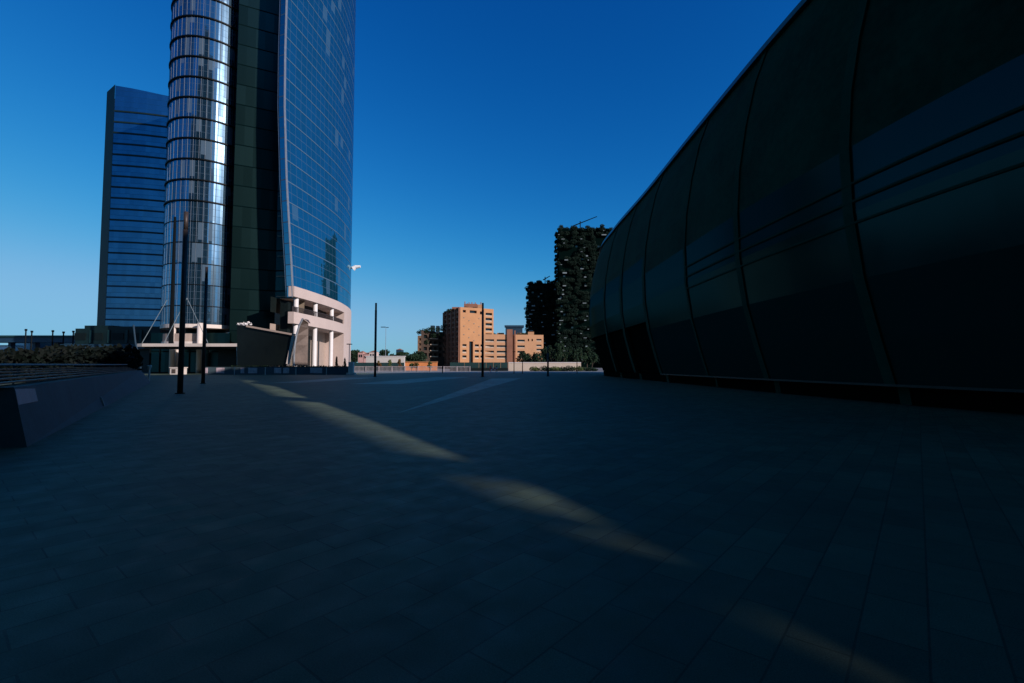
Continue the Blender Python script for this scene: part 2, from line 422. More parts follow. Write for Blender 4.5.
# index whose screen column is nearest u
def idx_at(u):
    best = min(range(NP), key=lambda i: abs(512 + path[i].x / max(path[i].y, .1) * F - u) if 3 < path[i].y < 84 else 1e9)
    return best
i_far = idx_at(660)
strip('plinth', M['core'], [0, .72])
led = MB()
for i in range(i_far, NP - 1):
    a, b = wallpt(i, .8, .12), wallpt(i + 1, .8, .12); a2, b2 = wallpt(i, .8, -.6), wallpt(i + 1, .8, -.6)
    dz = Vector((0, 0, .09))
    led.quad(a, b, b - dz, a - dz); led.quad(a2, b2, b, a); led.quad(a - dz, b - dz, b2 - dz, a2 - dz)
led.build('ledge', M['ledge'], pav)
zl = [.8, 1.5, 2.2, 3, 4, 5, 6, 7, 8]
strip('glass_band', M['glass_pav'], zl, i_far, NP - 1)
# far part: recessed entrance below, louvred glass above
strip('entrance_wall', M['core'], [.72, .8, 2, 3.4, 4.6], 0, i_far, -.5)
strip('upper_glass', M['glass_pav'], [4.6, 6, 8, 9.4], 0, i_far)
soff = MB()
for i in range(0, i_far):
    soff.quad(wallpt(i, 4.6, 0), wallpt(i + 1, 4.6, 0), wallpt(i + 1, 4.6, -.5), wallpt(i, 4.6, -.5))
soff.build('soffit', M['core'], pav)
strip('cladding', M['cladding'], [8, 9, 10, 11, 12, 13, 14, 15.4, 16], i_far, NP - 1, 0)
strip('cladding', M['cladding'], [9.4, 10, 11, 12, 13, 14, 15.4, 16], 0, i_far, 0)
# horizontal louvres across the dark upper cladding, and shading bars across the glass
i_bar = idx_at(705)
for z in (6.9, 6.35, 5.7):
    b = MB()
    for i in range(i_bar, NP - 1):
        a, e = wallpt(i, z, .08), wallpt(i + 1, z, .08); h = Vector((0, 0, .09))
        b.quad(a - h, e - h, e, a); b.quad(a, e, wallpt(i + 1, z, .02), wallpt(i, z, .02))
    b.build('shading_bar', M['rib'], pav)
# roof edge and roof
re_ = MB(); rf = MB(); ctr = Vector((34, 46))
for i in range(NP - 1):
    a, b = wallpt(i, 16, .28), wallpt(i + 1, 16, .28)
    a1, b1 = wallpt(i, 15.55, .28), wallpt(i + 1, 15.55, .28); a2, b2 = wallpt(i, 15.55, .0), wallpt(i + 1, 15.55, .0)
    re_.quad(a1, b1, b, a); re_.quad(a2, b2, b1, a1)
    prev = (a, b)
    for fr, dz in ((.3, 1.0), (.65, 1.6), (1, 1.9)):
        na = Vector((a.x + (ctr.x - a.x) * fr, a.y + (ctr.y - a.y) * fr * .6, a.z + dz)); nb = Vector((b.x + (ctr.x - b.x) * fr, b.y + (ctr.y - b.y) * fr * .6, b.z + dz))
        rf.quad(prev[0], prev[1], nb, na); prev = (na, nb)
re_.build('roof_edge', M['eave'], pav, smooth=True); rf.build('roof', M['cladding'], pav)
# back wall closes the body
bk = MB(); a = path[0]; b = path[-1]
bk.quad((a.x, a.y, 0), (b.x, b.y, 0), (b.x, b.y, 15), (a.x, a.y, 19)); bk.build('rear_wall', M['cladding'], pav)
b = MB(); b.prism([(24, 4), (40, 0), (44, 96), (26, 88)], .01, 15.5); b.build('leak_blocker', M['void'], pav, fix=True)  # unseen solid core added to stop light leaking through the pavilion
# ribs
def rib(i, wdt, z0=0.0, z1=16, ex=.07, m=None):
    b = MB(); t = (path[min(i + 1, NP - 1)] - path[max(i - 1, 0)]).normalized(); tv = Vector((t.x, t.y, 0)) * wdt / 2
    zs = [z0, .72, .8, 2.2, 4, 6, 8, 10, 12, 14, 15.4, z1] if z0 == 0 else [z0, 6, 8, 10, 12, 14, 15.4, z1]
    for a, c in zip(zs, zs[1:]):
        pa, pc = wallpt(i, a, ex), wallpt(i, c, ex); qa, qc = wallpt(i, a, -.1), wallpt(i, c, -.1)
        b.quad(pa - tv, pa + tv, pc + tv, pc - tv); b.quad(qa - tv, pa - tv, pc - tv, qc - tv); b.quad(pa + tv, qa + tv, qc + tv, pc + tv)
    b.build('rib', m or M['rib'], pav)
for u, wd_ in ((884, .5), (770, .5), (706, .3), (660, .7), (634, .8), (617, .8), (604, .8)):
    rib(idx_at(u), wd_)
rib(idx_at(1024) + 5, .62)
for i in list(range(4, idx_at(604) - 4, 7)): rib(i, .6)
for i in range(idx_at(1024) + 12, NP, 7): rib(i, .6)

# ------------------------------------------------------------------ unseen slabs added to carve the sun strip, then towers behind the camera
LD = Vector((.53, -.85)).normalized(); LN = Vector((.85, .53)).normalized()
def Lp(s, w=0):                       # point on the lit strip's right edge, s metres from its reference, w to its left
    return Vector((-1.5, 8.1)) + LN * .56 + LD * s - LN * w
HB = 50.0
SH = SAZ * (HB / TE)
def wofs(s): return .98 + .006 * max(0, 14 - max(s, -52))
EA = Lp(14, wofs(14)); EC = Lp(-92, wofs(-52))
bl = MB(); P = [EA + SH, EC + SH, EC + SH - LN * 13, EA + SH - LN * 13]
ob1 = thing('plaza_sun_blocker', (P[0].x, P[0].y, 0), 'added unseen slab on piers that shades the plaza beside the sun strip', 'canopy')
bl.prism([tuple(p) for p in P], HB - .5, HB); bl.build('blocker_slab', M['office'], ob1, fix=True)
for s_, wd_ in ((-38.6, .5), (-29, .4), (-15.8, 3.2), (1.7, 1.9), (4.85, .5), (6.4, 1.3)):  # piers added to break the sun strip into patches
    p = Lp(s_) + SAZ * (41 / LN.dot(SAZ)) ; b = MB()
    b.prism([tuple(p + LD * wd_ / 2), tuple(p - LD * wd_ / 2), tuple(p - LD * wd_ / 2 - LN * .12), tuple(p + LD * wd_ / 2 - LN * .12)], 0, HB - .503); b.build('pier', M['office'], ob1, fix=True)
ob2 = thing('unseen_building', tuple(Lp(-60) + SH + LN * 4) + (0,), 'added unseen grey block that shades the right of the sun strip', 'building')
P = [Lp(-33) + SH, Lp(-48) + SH, Lp(-53.5, wofs(-52)) + SH + LN * .01, Lp(-92, wofs(-52)) + SH + LN * .01, Lp(-92) + SH + LN * 13, Lp(-33) + SH + LN * 13]  # added block, out of view, shaped to close the far end of the strip
b = MB(); b.prism([tuple(p) for p in P], 0, HB - .4); b.build('wall', M['glass_blocker'], ob2, fix=True)

for k, (x0, x1, y0, y1, hh, lab) in enumerate(((-72, 34, -62, -25, 140, 'broad dark office tower behind the camera'), (-92, -62, -22, 14, 85, 'unseen dark office tower off to the left of the plaza'),)):
    t = thing('unseen_building', ((x0 + x1) / 2, y1, 0), lab, 'building'); b = MB(); b.box(x0, x1, y0, y1, 0, hh); b.build('wall', M['glass_behind'], t)
    b = MB(); b.box(x0 + 3, x1 - 3, y0 + 3, y1 - 3, hh + .01, hh + 4); b.build('roof_box', M['office'], t)

# ------------------------------------------------------------------ main tower
TA = thing('office_tower', (-52, 105, 0), 'tallest glass tower with round ringed corner, dark wing and blue sail facade', 'tower')
HT = 128.0
CC = Vector((wx(204.5, 330, 104), 104.0)); CR = 7.7
ring0 = wz(200, 202, 97.5)            # a ring seen at v=202
k0 = int((ring0 - 9.5) / 4.3); zr = [ring0 + 4.3 * k for k in range(-k0, 24)]
Z0 = wz(208, 324, 97)
b = MB(); n = 56
for k in range(n):
    a0, a1 = 2 * PI * k / n, 2 * PI * (k + 1) / n
    p = CC + Vector((math.cos(a0), math.sin(a0))) * CR; q = CC + Vector((math.cos(a1), math.sin(a1))) * CR
    u0, u1 = a0 * CR, a1 * CR; zo = zr[0] - 43.0
    b.quad((p.x, p.y, Z0), (q.x, q.y, Z0), (q.x, q.y, HT), (p.x, p.y, HT), [(u0, Z0 - zo), (u1, Z0 - zo), (u1, HT - zo), (u0, HT - zo)])
b.build('round_glass_corner', M['glass_cyl'], TA, smooth=True)
def disc(mb, c, r0, r1, z0, z1, n=56):
    for k in range(n):
        a0, a1 = 2 * PI * k / n, 2 * PI * (k + 1) / n
        e = lambda a, r, z: (c.x + math.cos(a) * r, c.y + math.sin(a) * r, z)
        mb.quad(e(a0, r1, z0), e(a1, r1, z0), e(a1, r1, z1), e(a0, r1, z1))
        mb.quad(e(a0, r0, z0), e(a1, r0, z0), e(a1, r1, z0), e(a0, r1, z0)); mb.quad(e(a0, r1, z1), e(a1, r1, z1), e(a1, r0, z1), e(a0, r0, z1))
for z in zr:
    b = MB(); big = z > 31
    disc(b, CC, CR - .1, CR + (.26 if big else .1), z - (.13 if big else .06), z + (.13 if big else .06)); b.build('floor_ring', M['dark_metal'], TA)
for a in range(0, 360, 8):            # slender glazing fins
    if not 150 < a < 350: continue
    an = math.radians(a); p = CC + Vector((math.cos(an), math.sin(an))) * (CR + .06)
    b = MB(); b.tube([(p.x, p.y, Z0), (p.x, p.y, HT)], .03, 4); b.build('mullion', mat('mullion_metal', (.06, .11, .16), .5, bmp=0), TA)
b = MB(); disc(b, CC, 1, CR + .12, Z0 - .75, Z0 - .003); b.build('base_ring', M['column'], TA)
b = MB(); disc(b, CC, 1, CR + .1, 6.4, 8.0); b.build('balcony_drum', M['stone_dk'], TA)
b = MB(); disc(b, CC, 1, CR + .25, 5.7, 6.398); b.build('balcony_slab', M['column'], TA)
b = MB(); disc(b, CC, 3.9, 4, 0, Z0 - .76, 24); b.build('core', M['void'], TA)
for u, Y, z0, z1, r in ((172.5, 96.5, 0, Z0 - .76, .5), (199.5, 95.9, 0, Z0 + .1, .5), (183, 99, 0, Z0 - .76, .35), (178, 97.5, 0, 5.6, .4)):
    x = wx(u, 345, Y); b = MB(); b.tube([(x, Y, z0), (x, Y, z1)], r, 16); b.build('column', M['column'], TA, smooth=True)
# dark wing
xw0 = wx(229, 345, 97.9); xw1 = wx(274, 345, 101.5)
b = MB(); l = xw1 - xw0
b.quad((xw0, 97.9, 0), (xw1, 101.5, 0), (xw1, 101.5, HT), (xw0, 97.9, HT), [(0, 0), (l, 0), (l, HT), (0, HT)])
b.quad((xw0 - 4, 140, 0), (xw0, 97.9, 0), (xw0, 97.9, HT), (xw0 - 4, 140, HT), [(0, 0), (38, 0), (38, HT), (0, HT)])
b.build('dark_wing', M['glass_dark'], TA)
# return wall between wing and sail
def edgeX(z):                         # the sail's front edge leans back then out again
    T = [(0, 294), (292, 293), (240, 290), (180, 286.6), (105, 284.5), (50, 285.2), (0, 286.6), (-200, 296)]
    pts = [(wz(u, v, 95), wx(u, v, 95)) for v, u in ((366, 294), (292, 293), (240, 290), (180, 286.6), (105, 284.6), (50, 285.2), (0, 286.6), (-150, 295))]
    for (a, x0), (c, x1) in zip(pts, pts[1:]):
        if a <= z <= c:
            return x0 + (x1 - x0) * (z - a) / (c - a)
    return pts[-1][1] if z > 50 else pts[0][1]
ZB = 17.3
b = MB()
pn = holed((xw1, 101.5, 0), (1, -.12), 6.6, 15.2, [], .5, b); b.build('stone_return', M['brown'], TA)
ret = MB(); ret_z = [15.2 + (HT - 15.2) * k / 20 for k in range(21)]
for k in range(26):
    z = 16 + k * 4.3
    b = MB(); b.box(xw1 + .4, xw1 + 2.6, 101.0, 101.08, z, z + .18); b.build('return_sill', M['brown'], TA)
b = MB(); xe = wx(288, 320, 97.5)
b.box(xe - 1.0, xe + .5, 96.2, 98.4, 6.0, 14.6); b.build('dark_bay', M['void'], TA)
# sail facade: plan curve
sp = [(-43.3, 95), (-42.8, 102.4), (-42.6, 112), (-43.1, 121), (-45.3, 133.8), (-49.6, 147), (-56, 158)]
sc_ = catmull([tuple(p) for p in sp], 8)
slen = [0]
for a, c in zip(sc_, sc_[1:]): slen.append(slen[-1] + math.dist(a, c))
def sailp(i, z, ex=0):
    x, y = sc_[i]; f = max(0, 1 - slen[i] / 40) ** 1.3
    return Vector((x + (edgeX(z) - edgeX(5)) * f + ex, y, z))
zs = [ZB + (HT - ZB) * k / 30 for k in range(31)]
b = MB()
for i in range(len(sc_) - 1):
    for a, c in zip(zs, zs[1:]):
        b.quad(sailp(i, a), sailp(i + 1, a), sailp(i + 1, c), sailp(i, c), [(slen[i], a - ZB), (slen[i + 1], a - ZB), (slen[i + 1], c - ZB), (slen[i], c - ZB)])
b.build('sail_facade', M['glass_sail'], TA, smooth=True)
for a, c in zip(ret_z, ret_z[1:]):
    xa_, xc_ = sailp(4, a).x - .25, sailp(4, c).x - .25
    ret.quad((xw1, 101.5, a), (xa_, 100.8, a), (xc_, 100.8, c), (xw1, 101.5, c), [(0, a), (6, a), (6, c), (0, c)])
ret.build('return_glazing', M['glass_dark'], TA)
# pale horizontal transoms on every floor of the sail
for k in range(1, 26):
    z = ZB + 4.3 * k; b = MB()
    for i in range(len(sc_) - 1):
        a, c = sailp(i, z - .04, .05), sailp(i + 1, z - .04, .05); h = Vector((0, 0, .08)); b.quad(a, c, c + h, a + h)
    b.build('transom', mat('transom_metal', (.07, .13, .19), .5, bmp=0), TA)
# sail edge fin (steel) and inner glass strip
b = MB(); b2 = MB(); zz = [wz(290, 297, 95)] + zs[1:]
for a, c in zip(zz, zz[1:]):
    A = Vector((edgeX(a), 94.9, a)); B = Vector((edgeX(c), 94.9, c)); t = Vector((-.12, -.03, 0))
    b.quad(A + t, A, B, B + t); b.quad(A, A + Vector((0, .6, 0)), B + Vector((0, .6, 0)), B)
    w_ = Vector((-1.25, .5, 0)); b2.quad(A + t + w_, A + t, B + t, B + t + w_, [(0, a), (1.2, a), (1.2, c), (0, c)])
b.build('sail_edge', M['steel'], TA); b2.build('inner_glass_strip', M['glass_sail'], TA)
b = MB()
for a, c in zip(zz, zz[1:]):
    A = Vector((edgeX(a) - 1.5, 95.38, a)); B = Vector((edgeX(c) - 1.5, 95.38, c)); t = Vector((-.14, .05, 0)); b.quad(A + t, A, B, B + t)
b.build('sail_edge', M['steel'], TA)
b = MB(); b.prism([(xw1 - 1, 103), (-49.6, 103), (-48.5, 140), (xw1 - 1, 140)], 0, HT - 1); b.build('body', M['void'], TA)
# pale stone base with two storeys of openings
b = MB(); iE = min(range(len(sc_)), key=lambda i: abs(sc_[i][1] - 124.5))
def bs(i, z, ex=.25): return Vector((sc_[i][0] + ex, sc_[i][1] - (.1 if i == 0 else 0), z))
def wallseg(mb, i0, i1, z0, z1):
    for i in range(i0, i1):
        mb.quad(bs(i, z0), bs(i + 1, z0), bs(i + 1, z1), bs(i, z1))
wallseg(b, 0, iE, 15.25, ZB); wallseg(b, 0, iE, 9.9, 12.2); wallseg(b, iE, len(sc_) - 1, 0, ZB)
for z in (15.25, 12.2, 9.9):         # slab faces
    for i in range(0, iE): b.quad(bs(i, z), bs(i + 1, z), bs(i + 1, z, -5 if i > 3 else -.9), bs(i, z, -5 if i > 3 else -.9))
for z0, z1 in ((12.2, 15.25), (0, 9.9)):
    b.quad(bs(iE, z0), bs(iE, z1), bs(iE, z1, -5), bs(iE, z0, -5))
b.quad(bs(0, 15.25), bs(0, ZB), bs(0, ZB, -.9), bs(0, 15.25, -.9)); b.quad(bs(0, 9.9), bs(0, 12.2), bs(0, 12.2, -.9), bs(0, 9.9, -.9))
for i in range(len(sc_) - 1): b.quad(bs(i, ZB), bs(i + 1, ZB), bs(i + 1, ZB, -.3), bs(i, ZB, -.3))
b.build('stone_base', M['stone'], TA)
b = MB()
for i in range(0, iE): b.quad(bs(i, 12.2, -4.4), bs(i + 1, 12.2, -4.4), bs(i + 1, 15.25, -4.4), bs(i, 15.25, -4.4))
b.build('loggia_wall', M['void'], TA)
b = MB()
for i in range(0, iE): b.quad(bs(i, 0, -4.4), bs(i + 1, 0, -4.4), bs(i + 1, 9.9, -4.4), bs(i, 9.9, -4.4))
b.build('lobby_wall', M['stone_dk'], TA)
for Y0, Y1 in ((98.5, 101.5), (107, 109), (110, 112), (113, 114.2)):
    b = MB(); b.box(-47.1, -46.75, Y0, Y1, .1, 8.4); b.build('lobby_window', M['glass_win'], TA)
b = MB()
for i in range(0, iE):
    for k in range(4):
        t = (k + .5) / 4; p = bs(i, 12.2, -.1).lerp(bs(i + 1, 12.2, -.1), t); b.box(p.x - .03, p.x + .03, p.y - .04, p.y + .04, 12.2, 13.25)
    b.quad(bs(i, 13.25, -.05), bs(i + 1, 13.25, -.05), bs(i + 1, 13.35, -.05), bs(i, 13.35, -.05))
b.build('balustrade', M['pole'], TA)
for Yc in (97.2, 105.6, 115.2):
    i = min(range(len(sc_)), key=lambda i: abs(sc_[i][1] - Yc)); x = sc_[i][0] - .55
    for z0, z1 in ((12.2, 15.25), (0, 9.9)):
        b = MB(); b.tube([(x, Yc, z0 + .003), (x, Yc, z1 - .003)], .48, 16)
        if z0 == 0: b.box(x - .75, x + .75, Yc - .75, Yc + .75, .004, 1.3)
        b.build('column', M['white'], TA, smooth=False)
# white floodlight bracket on the far edge
p = W(352.5, 267, 140); b = MB(); b.box(p.x - 2, p.x + .3, 139.7, 140.3, p.z - .5, p.z - .1)
b.tube([(p.x + .2, 140, p.z - .5), (p.x + .9, 140, p.z), (p.x + 2.3, 140, p.z + .15)], .75, 10, .35); b.build('floodlight', M['white'], TA)

# ------------------------------------------------------------------ second tower
TB = thing('office_tower', (-133, 185, 0), 'lower blue glass tower with slanting top and dark left edge', 'tower')
ft = [W(104, 88, 171), W(120, 90.5, 172.5), W(136, 93, 174), W(152, 95.6, 176.5), W(172, 98.8, 181)]
hB = 101.0
pb = [(wx(97, 320, 176), 176.0), (wx(105.5, 320, 171), 171.0), (wx(122, 320, 171.9), 171.9), (wx(138, 320, 173), 173.0), (wx(154, 320, 174.4), 174.4), (wx(176, 320, 176.6), 176.6)]
hts = [wz(104, 91, 176)] + [wz(97 + 0, 86, 171)] * 1
hb = lambda u, v, Y: wz(u, v, Y)
tops = [wz(98, 92, 176), wz(104, 85.5, 171), wz(120, 88.2, 171.9), wz(136, 91.4, 173), wz(152, 94.8, 174.4), wz(172, 99, 176.6)]
b = MB(); d = 0
for i in range(1, len(pb) - 1):
    l = math.dist(pb[i], pb[i + 1]); (x0, y0), (x1, y1) = pb[i], pb[i + 1]
    b.quad((x0, y0, 0), (x1, y1, 0), (x1, y1, tops[i + 1]), (x0, y0, tops[i]), [(d, .3), (d + l, .3), (d + l, tops[i + 1] + .3), (d, tops[i] + .3)]); d += l
b.build('glass_facade', M['glass_b'], TB)
b = MB(); (x0, y0), (x1, y1) = pb[0], pb[1]
b.quad((x0, y0, 0), (x1 - .1, y1, 0), (x1 - .1, y1, tops[0]), (x0, y0, tops[0])); b.quad((x0 - 4, 200, 0), (x0, y0, 0), (x0, y0, tops[0]), (x0 - 4, 200, tops[0]))
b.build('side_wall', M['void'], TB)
b = MB(); b.poly([(x, y, 96) for x, y in pb] + [(-118, 200, 96), (-145, 200, 96)]); b.build('roof', M['office'], TB)
b = MB(); b.quad((-118, 200, 0), (-146, 200, 0), (-146, 200, 96), (-118, 200, 96)); b.quad((pb[-1][0], pb[-1][1], 0), (-118, 200, 0), (-118, 200, 96), (pb[-1][0], pb[-1][1], 96)); b.build('rear_wall', M['office'], TB)
k = 0
while 14 + 4 * k < 98:
    z = 14 + 4 * k; b = MB(); ok = False
    for i in range(1, len(pb) - 1):
        if z > min(tops[i], tops[i + 1]) - 1: continue
        (x0, y0), (x1, y1) = pb[i], pb[i + 1]; ok = True
        b.quad((x0, y0 - .25, z - .22), (x1, y1 - .25, z - .22), (x1, y1 - .25, z + .3), (x0, y0 - .25, z + .3)); b.quad((x0, y0, z + .3), (x1, y1, z + .3), (x1, y1 - .25, z + .3), (x0, y0 - .25, z + .3))
    if ok: b.build('floor_band', M['darkgreen' if z > 34 else 'navy'], TB)
    k += 1

# ------------------------------------------------------------------ entrance canopy with mast and stays
Yc = 88.0
cn = thing('entrance_canopy', (wx(185, 372, Yc), Yc, 0), 'thin pale canopy slab hung from stays in front of the round tower corner', 'canopy')
zc = wz(185, 345, Yc); x0, x1 = wx(135, 344, Yc), wx(237, 344, Yc)
b = MB(); b.prism([(x0, Yc + .5), (wx(142, 344, Yc), Yc), (x1, Yc), (x1, Yc + 7.5), (wx(150, 344, Yc + 7), Yc + 7.5)], zc - .28, zc + .28); b.build('slab', M['column'], cn, fix=True)
b = MB(); b.prism([(x0 + 1, Yc + .9), (x1 - .3, Yc + .3), (x1 - .3, Yc + 7), (x0 + 4, Yc + 7)], zc - .6, zc - .283); b.build('soffit', M['void'], cn, fix=True)
mx = wx(171, 345, 91.5); b = MB(); b.tube([(mx, 91.5, zc + .3), (mx - .1, 91.5, wz(168, 217, 91.5))], .42, 8, .22); b.build('mast', M['dark_metal'], cn)
for (u, v), (u2, v2) in (((167, 300), (142, 343)), ((187, 298), (164, 343)), ((187, 298), (208, 343))):
    b = MB(); b.tube([W(u, v, 91.2), W(u2, v2, Yc + .6)], .055, 6); b.build('stay', M['rail'], cn)
b = MB(); b.tube([W(133.5, 325, 84), W(135.5, 343, 84), W(140.5, 362, 84), (wx(141, 366, 84), 84, 0)], .13, 8); b.build('curved_post', M['navy'], cn)
b = MB(); b.tube([W(237, 346, Yc + .2), (wx(237, 372, Yc), Yc + .2, 0)], .12, 6); b.build('post', M['steel'], cn)
lob = thing('glazed_lobby', (wx(190, 372, 99), 99, 0), 'dark glazed lobby in shade under the thin canopy', 'lobby')
b = MB(); xa, xb = wx(150, 360, 97.5), wx(229, 360, 97.5); b.box(xa, xb, 97.5, 99, 0, 8.2); b.build('glass_wall', M['glass_dark'], lob)
for k in range(9):
    x = xa + (xb - xa) * k / 8; b = MB(); b.box(x - .07, x + .07, 97.3, 97.49, 0, 6); b.build('frame', M['dark_metal'], lob)
b = MB(); b.box(wx(218, 360, 94), wx(236, 360, 94), 94, 95, 0, 5.0); b.build('stone_panel', M['darkgreen'], lob)
kb = thing('ticket_kiosk', (wx(175, 372, 86), 86, 0), 'small beige kiosk block at the foot of the pale columns', 'kiosk')
b = MB(); xa = wx(170, 370, 86); b.box(xa, xa + 2.0, 86, 87.5, 0, 1.15); b.box(xa - .1, xa + 2.1, 85.9, 87.6, 1.153, 1.3); b.build('body', M['column'], kb)
b = MB(); b.box(xa + .3, xa + 1.0, 85.96, 85.99, .2, .95); b.build('hatch', M['shell'], kb)

# ------------------------------------------------------------------ dark slanted entrance box + curved shell
Ye = 88.0
eb = thing('entrance_pavilion', (wx(265, 372, Ye), Ye, 0), 'dark bronze slant-sided entrance box with pale frame edge', 'pavilion')
A = [W(237, 325, Ye), W(246, 325.5, Ye), W(293, 334.5, Ye), W(286.5, 366, Ye), W(237, 366, Ye)]; back = Vector((-2.5, 7, 0))
b = MB(); b.poly([A[4], A[3], A[2], A[1], A[0]])
for i in range(5):
    j = (i + 1) % 5; b.quad(A[i], A[j], A[j] + back, A[i] + back)
b.build('cladding', M['bronze'], eb)
b = MB()
def bar(mb, p, q, w, dy=.35):
    d = (q - p).normalized(); nn = Vector((-d.z, 0, d.x)) * w / 2; y = Vector((0, dy, 0))
    v = [p + nn, q + nn, q - nn, p - nn]; mb.poly([v[3], v[2], v[1], v[0]]); mb.poly([x + y for x in v])
    for i in range(4): mb.quad(v[i], v[(i + 1) % 4], v[(i + 1) % 4] + y, v[i] + y)
bar(b, W(246, 326, Ye - .4), W(294.6, 334.8, Ye - .4), .32); b.build('frame', M['stone_dk'], eb)
b = MB(); bar(b, W(293.2, 335.8, Ye - .42), W(287.3, 364, Ye - .42), .5); b.build('frame', M['column'], eb)
rng = random.Random(3); b = MB(); c0 = W(246, 323.8, Ye + 1)
leaves(b, [(tuple(c0), (1.2, .8, .42)), (tuple(c0 + Vector((-.7, 0, -.1))), (1.0, .6, .25))], 150, .16, rng)
o = b.build('folded_tarpaulin', M['white']); tag(o, 'crumpled white sheet heaped on the roof corner of the dark entrance box', 'tarpaulin')
sh = thing('curved_shell', (wx(301, 372, 87), 87, 0), 'tall brown curved shell fin with pale leading edge before the stone base', 'canopy')
le = [(293.8, 366), (294.0, 355), (294.9, 345), (296.6, 335), (299.2, 326), (302.8, 318.5)]; Ys = 87.
b = MB(); R_ = [(307.5, 366), (307.8, 355), (308, 345), (308.2, 335), (308.4, 328), (308.4, 323)]
for (p, q), (r, s_) in zip(zip(le, le[1:]), zip(R_, R_[1:])):
    b.quad(W(*p, Ys), W(*r, Ys + 1.5), W(*s_, Ys + 1.5), W(*q, Ys)); b.quad(W(*r, Ys + 1.5), W(*p, Ys) + Vector((0, 2.4, 0)), W(*q, Ys) + Vector((0, 2.4, 0)), W(*s_, Ys + 1.5))
b.quad(W(*le[-1], Ys), W(*R_[-1], Ys + 1.5), W(*R_[-1], Ys + 1.5) + Vector((0, 1, 0)), W(*le[-1], Ys) + Vector((0, 2.4, 0)))
b.build('panel', M['shell'], sh)
b = MB(); b.tube([W(u, v, Ys - .1) for u, v in le], .17, 6); b.build('leading_edge', M['steel'], sh)
b = MB(); b.tube([W(le[-1][0], le[-1][1], Ys - .1), W(*R_[-1], Ys + 1.4)], .1, 6); b.build('top_edge', M['stone_dk'], sh)

# ------------------------------------------------------------------ low wall along the tower foot, its posts, hedge
lw = thing('low_wall', (wx(270, 374, 84), 84, 0), 'low dark blue wall with painted patches of light along the tower foot', 'wall')
xa, xb = wx(203, 372, 84), wx(351, 372, 84)
b = MB(); b.box(xa, xb, 84, 84.4, 0, 1.35); b.build('wall', M['concrete'], lw)
b = MB(); b.box(xa - .05, xb + .05, 83.94, 84.46, 1.353, 1.43); b.build('coping', M['slat'], lw)
for u0, u1 in ((204.5, 207.5), (216, 224), (240.5, 244), (248, 257), (274, 281), (283, 289), (310, 322)):  # pale slabs paint patches of light on the wall
    b = MB(); b.box(wx(u0, 370, 83.9), wx(u1, 370, 83.9), 83.93, 83.997, .25, 1.2); b.build('lit_patch', mat('lit_patch_paint', (.5, .40, .42), .8, scale=2, var=.4), lw)
for k, u in enumerate((234.5, 265.3, 296, 326.5)):
    x = wx(u, 372, 82.6); b = MB(); b.tube([(x, 82.6, 0), (x, 82.6, 1.2)], .075, 8, .06); b.tube([(x, 82.6, 1.2), (x, 82.6, 1.28)], .09, 8)
    o = b.build('bollard', M['steel']); tag(o, ['slim steel bollard before the low wall, nearest the round corner', 'slim steel bollard before the dark entrance box', 'slim steel bollard in front of the curved shell fin', 'slim steel bollard under the stone base openings'][k], 'bollard', 'bollards along the low wall')
rng = random.Random(5)
b = MB(); pts = []
for k in range(40):
    x = wx(232, 366, 86) + (wx(346, 366, 86) - wx(232, 366, 86)) * k / 39; pts.append(((x, 85.6, .95), (.7, .5, .65)))
leaves(b, pts, 4200, .12, rng); h = tag(b.build('hedge', M['leaf']), 'clipped dark hedge behind the low wall at the tower foot', 'hedge')
for k, (u, hh) in enumerate(((336.5, 2.9), (344.8, 2.6))):
    Yt = 88.; x = wx(u, 366, Yt); t = thing('conifer', (x, Yt, 0), ['slim young conifer against the pale stone base, the left of two', 'slim young conifer against the pale stone base, the right of two'][k], 'tree', 'young conifers by the stone base')
    b = MB(); b.tube([(x, Yt, 0), (x, Yt, hh * .6)], .06, 6); b.build('trunk', M['trunk'], t)
    b = MB(); leaves(b, [((x, Yt, .8 + q * (hh - .8) / 5), (.42 - q * .06, .42 - q * .06, .4)) for q in range(6)], 500, .1, rng); b.build('crown', M['leaf'], t)
# disc-headed lamp at right end of the low wall
def disc_lamp(u, Y, hh, label, group=None):
    x = wx(u, 368, Y); t = thing('street_lamp', (x, Y, 0), label, 'street lamp', group)
    b = MB(); b.tube([(x, Y, 0), (x, Y, hh)], .08, 8, .06); b.build('pole', M['steel'], t)
    b = MB(); b.tube([(x, Y, hh), (x, Y, hh + .12)], .5, 14, .44); b.build('lamp_head', M['dark_metal'], t)
disc_lamp(349, 82, wz(349, 344.5, 82), 'thin lamp with flat disc head before the end of the stone base')
x = wx(351.5, 370, 83); b = MB(); b.prism([(x - .9, 83), (x + .5, 83), (x + .5, 84), (x - .9, 84)], 0, .35); b.prism([(x - .6, 83.1), (x + .2, 83.1), (x + .2, 83.9), (x - .6, 83.9)], .353, 2.2)
tag(b.build('stone_pier', M['column'], fix=True), 'short pale stone pier closing the right end of the low wall', 'pier')

